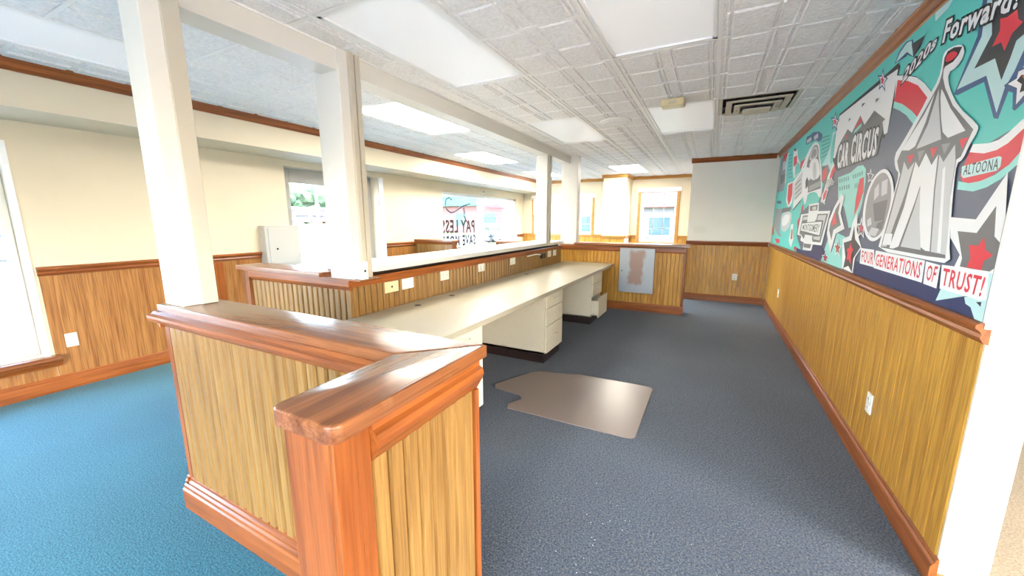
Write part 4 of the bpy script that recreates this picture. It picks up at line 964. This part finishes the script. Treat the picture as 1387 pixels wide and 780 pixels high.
def tree(label, x, y, z, h, r):
    t = thing('tree', label, 'tree', (x, y, z), 'trees behind the road')
    MB().tube([(x, y, z), (x, y, z+h*.55)], .18, 8).build('trunk', 'bark', t)
    m = MB()
    for _ in range(9):
        bm = bmesh.new(); bmesh.ops.create_icosphere(bm, subdivisions=2, radius=r*random.uniform(.45, .7))
        o_ = Vector((x+random.uniform(-.6, .6)*r, y+random.uniform(-.6, .6)*r, z+h*.62+random.uniform(-.3, .35)*h*.6))
        for v in bm.verts: v.co = v.co*random.uniform(.85, 1.18)+o_
        m.bm(bm)
    m.build('crown', 'leaf', t)
for i, (px, ds, h, r) in enumerate([(394, 90, 9, 2.2), (410, 108, 11, 2.6), (428, 92, 9.5, 2.4), (446, 112, 10.5, 2.6), (8, 80, 8, 2.4), (-45, 90, 8, 2.4)]):
    p = out(px, ds); tree('green tree standing behind the low shops across the road', p[0], p[1], 1.0, h-1, r)
p = out(408, 78); t = thing('shop_row', 'low pale row of shops beyond the grass bank', 'building', (p[0], p[1], 1.0))
box(p[0]-4, p[0]+3, p[1]-16, p[1]+14, 1.0, 3.3).build('walls', 'store_grey', t); box(p[0]-4.4, p[0]+3.4, p[1]-16.4, p[1]+14.4, 3.3, 3.7).build('roof', 'concrete', t)
for k in range(7): box(p[0]+3, p[0]+3.05, p[1]-14+k*4, p[1]-11.5+k*4, 1.6, 2.7).build('window', 'store_glass', t)
p = out(431, 42); t = thing('lamp_post', 'tall grey parking lot lamp post on a concrete footing', 'lamp post', (p[0], p[1], ZG))
MB().lathe([(.38, 0), (.38, .95), (.34, 1.0), (0, 1.0)], (p[0], p[1], ZG), 'z', 16).build('footing', 'concrete', t)
MB().lathe([(.13, 0), (.09, 8.0), (0, 8.0)], (p[0], p[1], ZG+1), 'z', 12).build('pole', 'pole_grey', t)
box(p[0]-.25, p[0]+.9, p[1]-.2, p[1]+.2, ZG+8.9, ZG+9.1).build('lamp_head', 'pole_grey', t)
# brick building with teal roof, red canopy beyond
p = out(612, 46); t = thing('brick_building', 'pinkish brick building with teal roof band across the lot', 'building', (p[0], p[1], ZG))
box(p[0]-15, p[0]+4.2, p[1]+6, p[1]+20, ZG, 3.4).build('walls', 'brick_pink', t)
box(p[0]-15.5, p[0]+4.7, p[1]+5.5, p[1]+20.5, 3.4, 4.7).build('roof_band', 'teal_roof', t)
for k in range(4): box(p[0]-13+k*4.6, p[0]-11.3+k*4.6, p[1]+5.94, p[1]+6, .8, 2.5).build('window', 'store_glass', t)
p = out(684, 40); t = thing('fuel_canopy', 'red and white flat canopy on grey columns across the street', 'canopy', (p[0], p[1], ZG))
box(p[0]-1, p[0]+8, p[1]-3, p[1]+5, 2.7, 3.05).build('roof', 'red_paint', t); box(p[0]-1.02, p[0]+8.02, p[1]-3.02, p[1]+5.02, 3.05, 3.5).build('fascia', 'car_white', t); box(p[0]-1, p[0]+8, p[1]-3, p[1]+5, 3.5, 3.9).build('roof_edge', 'red_paint', t)
for a in (.6, 5): box(p[0]+a-.15, p[0]+a+.15, p[1], p[1]+.3, ZG, 2.7).build('column', 'pole_grey', t)
gv = box(-42, -24, 36, 41, ZG, ZG+.08).build('verge', 'grass', None, loc=(-29, 40, ZG)); gv['kind'] = 'stuff'; gv['label'] = 'strip of grass beside the far street'; gv['category'] = 'grass'
# restaurant seen through the far window
p = out(905, 26); t = thing('restaurant', 'grey shop with sloping red roof and wide teal windows', 'building', (p[0], p[1], ZG))
box(p[0]-6.5, p[0]+9, p[1], p[1]+10, ZG, 2.3).build('walls', 'store_grey', t)
MB().prism([(p[1]-.6, 2.3), (p[1]+2.5, 4.2), (p[1]+10.6, 4.2), (p[1]+10.6, 2.3)], 'x', p[0]-7, p[0]+9.5).build('roof', 'roof_red', t)
for a, b_ in ((-1.2, .2), (.35, 1.8), (1.95, 3.4), (-5.6, -4.4)):
    f_ = box(p[0]+a, p[0]+b_, p[1]-.05, p[1], .5, 1.9).build('window', 'frame_white', t); box(p[0]+a+.06, p[0]+b_-.06, p[1]-.07, p[1]-.05, .56, 1.84).build('pane', 'store_glass', f_)
box(p[0]-2.6, p[0]-1.6, p[1]+1.0, p[1]+3, 2.6, 5.2).build('chimney', 'roof_red', t)
for k in range(7):
    m = MB(); bm = bmesh.new(); bmesh.ops.create_icosphere(bm, subdivisions=2, radius=.5)
    for v in bm.verts: v.co = Vector((v.co.x*1.2, v.co.y*.8, v.co.z*.75))*random.uniform(.9, 1.1)+Vector((p[0]-3.4+k*1.35, p[1]-1.0, ZG+.35))
    m.bm(bm); tag(m.build('hedge_bush', 'leaf', None, loc=(p[0]-3.4+k*1.35, p[1]-1, ZG)), 'low clipped bush in the hedge before the red-roofed shop', 'bush', 'hedge bushes')
gv = box(p[0]-12, p[0]+12, p[1]-7.5, p[1]-1.8, ZG, ZG+.06).build('lawn', 'grass', None, loc=(p[0], p[1]-4, ZG)); gv['kind'] = 'stuff'; gv['label'] = 'lawn in front of the red-roofed shop'; gv['category'] = 'grass'
# curved kerb outside the near window
m = MB(); pts = []
for i in range(13):
    a = i/12; pts.append((-7.4-1.9*a+.9*a*a, 1.75-3.4*a, ZG+.02+.0*a))
m.tube(pts, .06, 8)
tag(m.build('hose', 'pole_grey', None, smooth=True, loc=(-8, 0, ZG)), 'grey curved hose lying on the pavement outside the big window', 'hose')
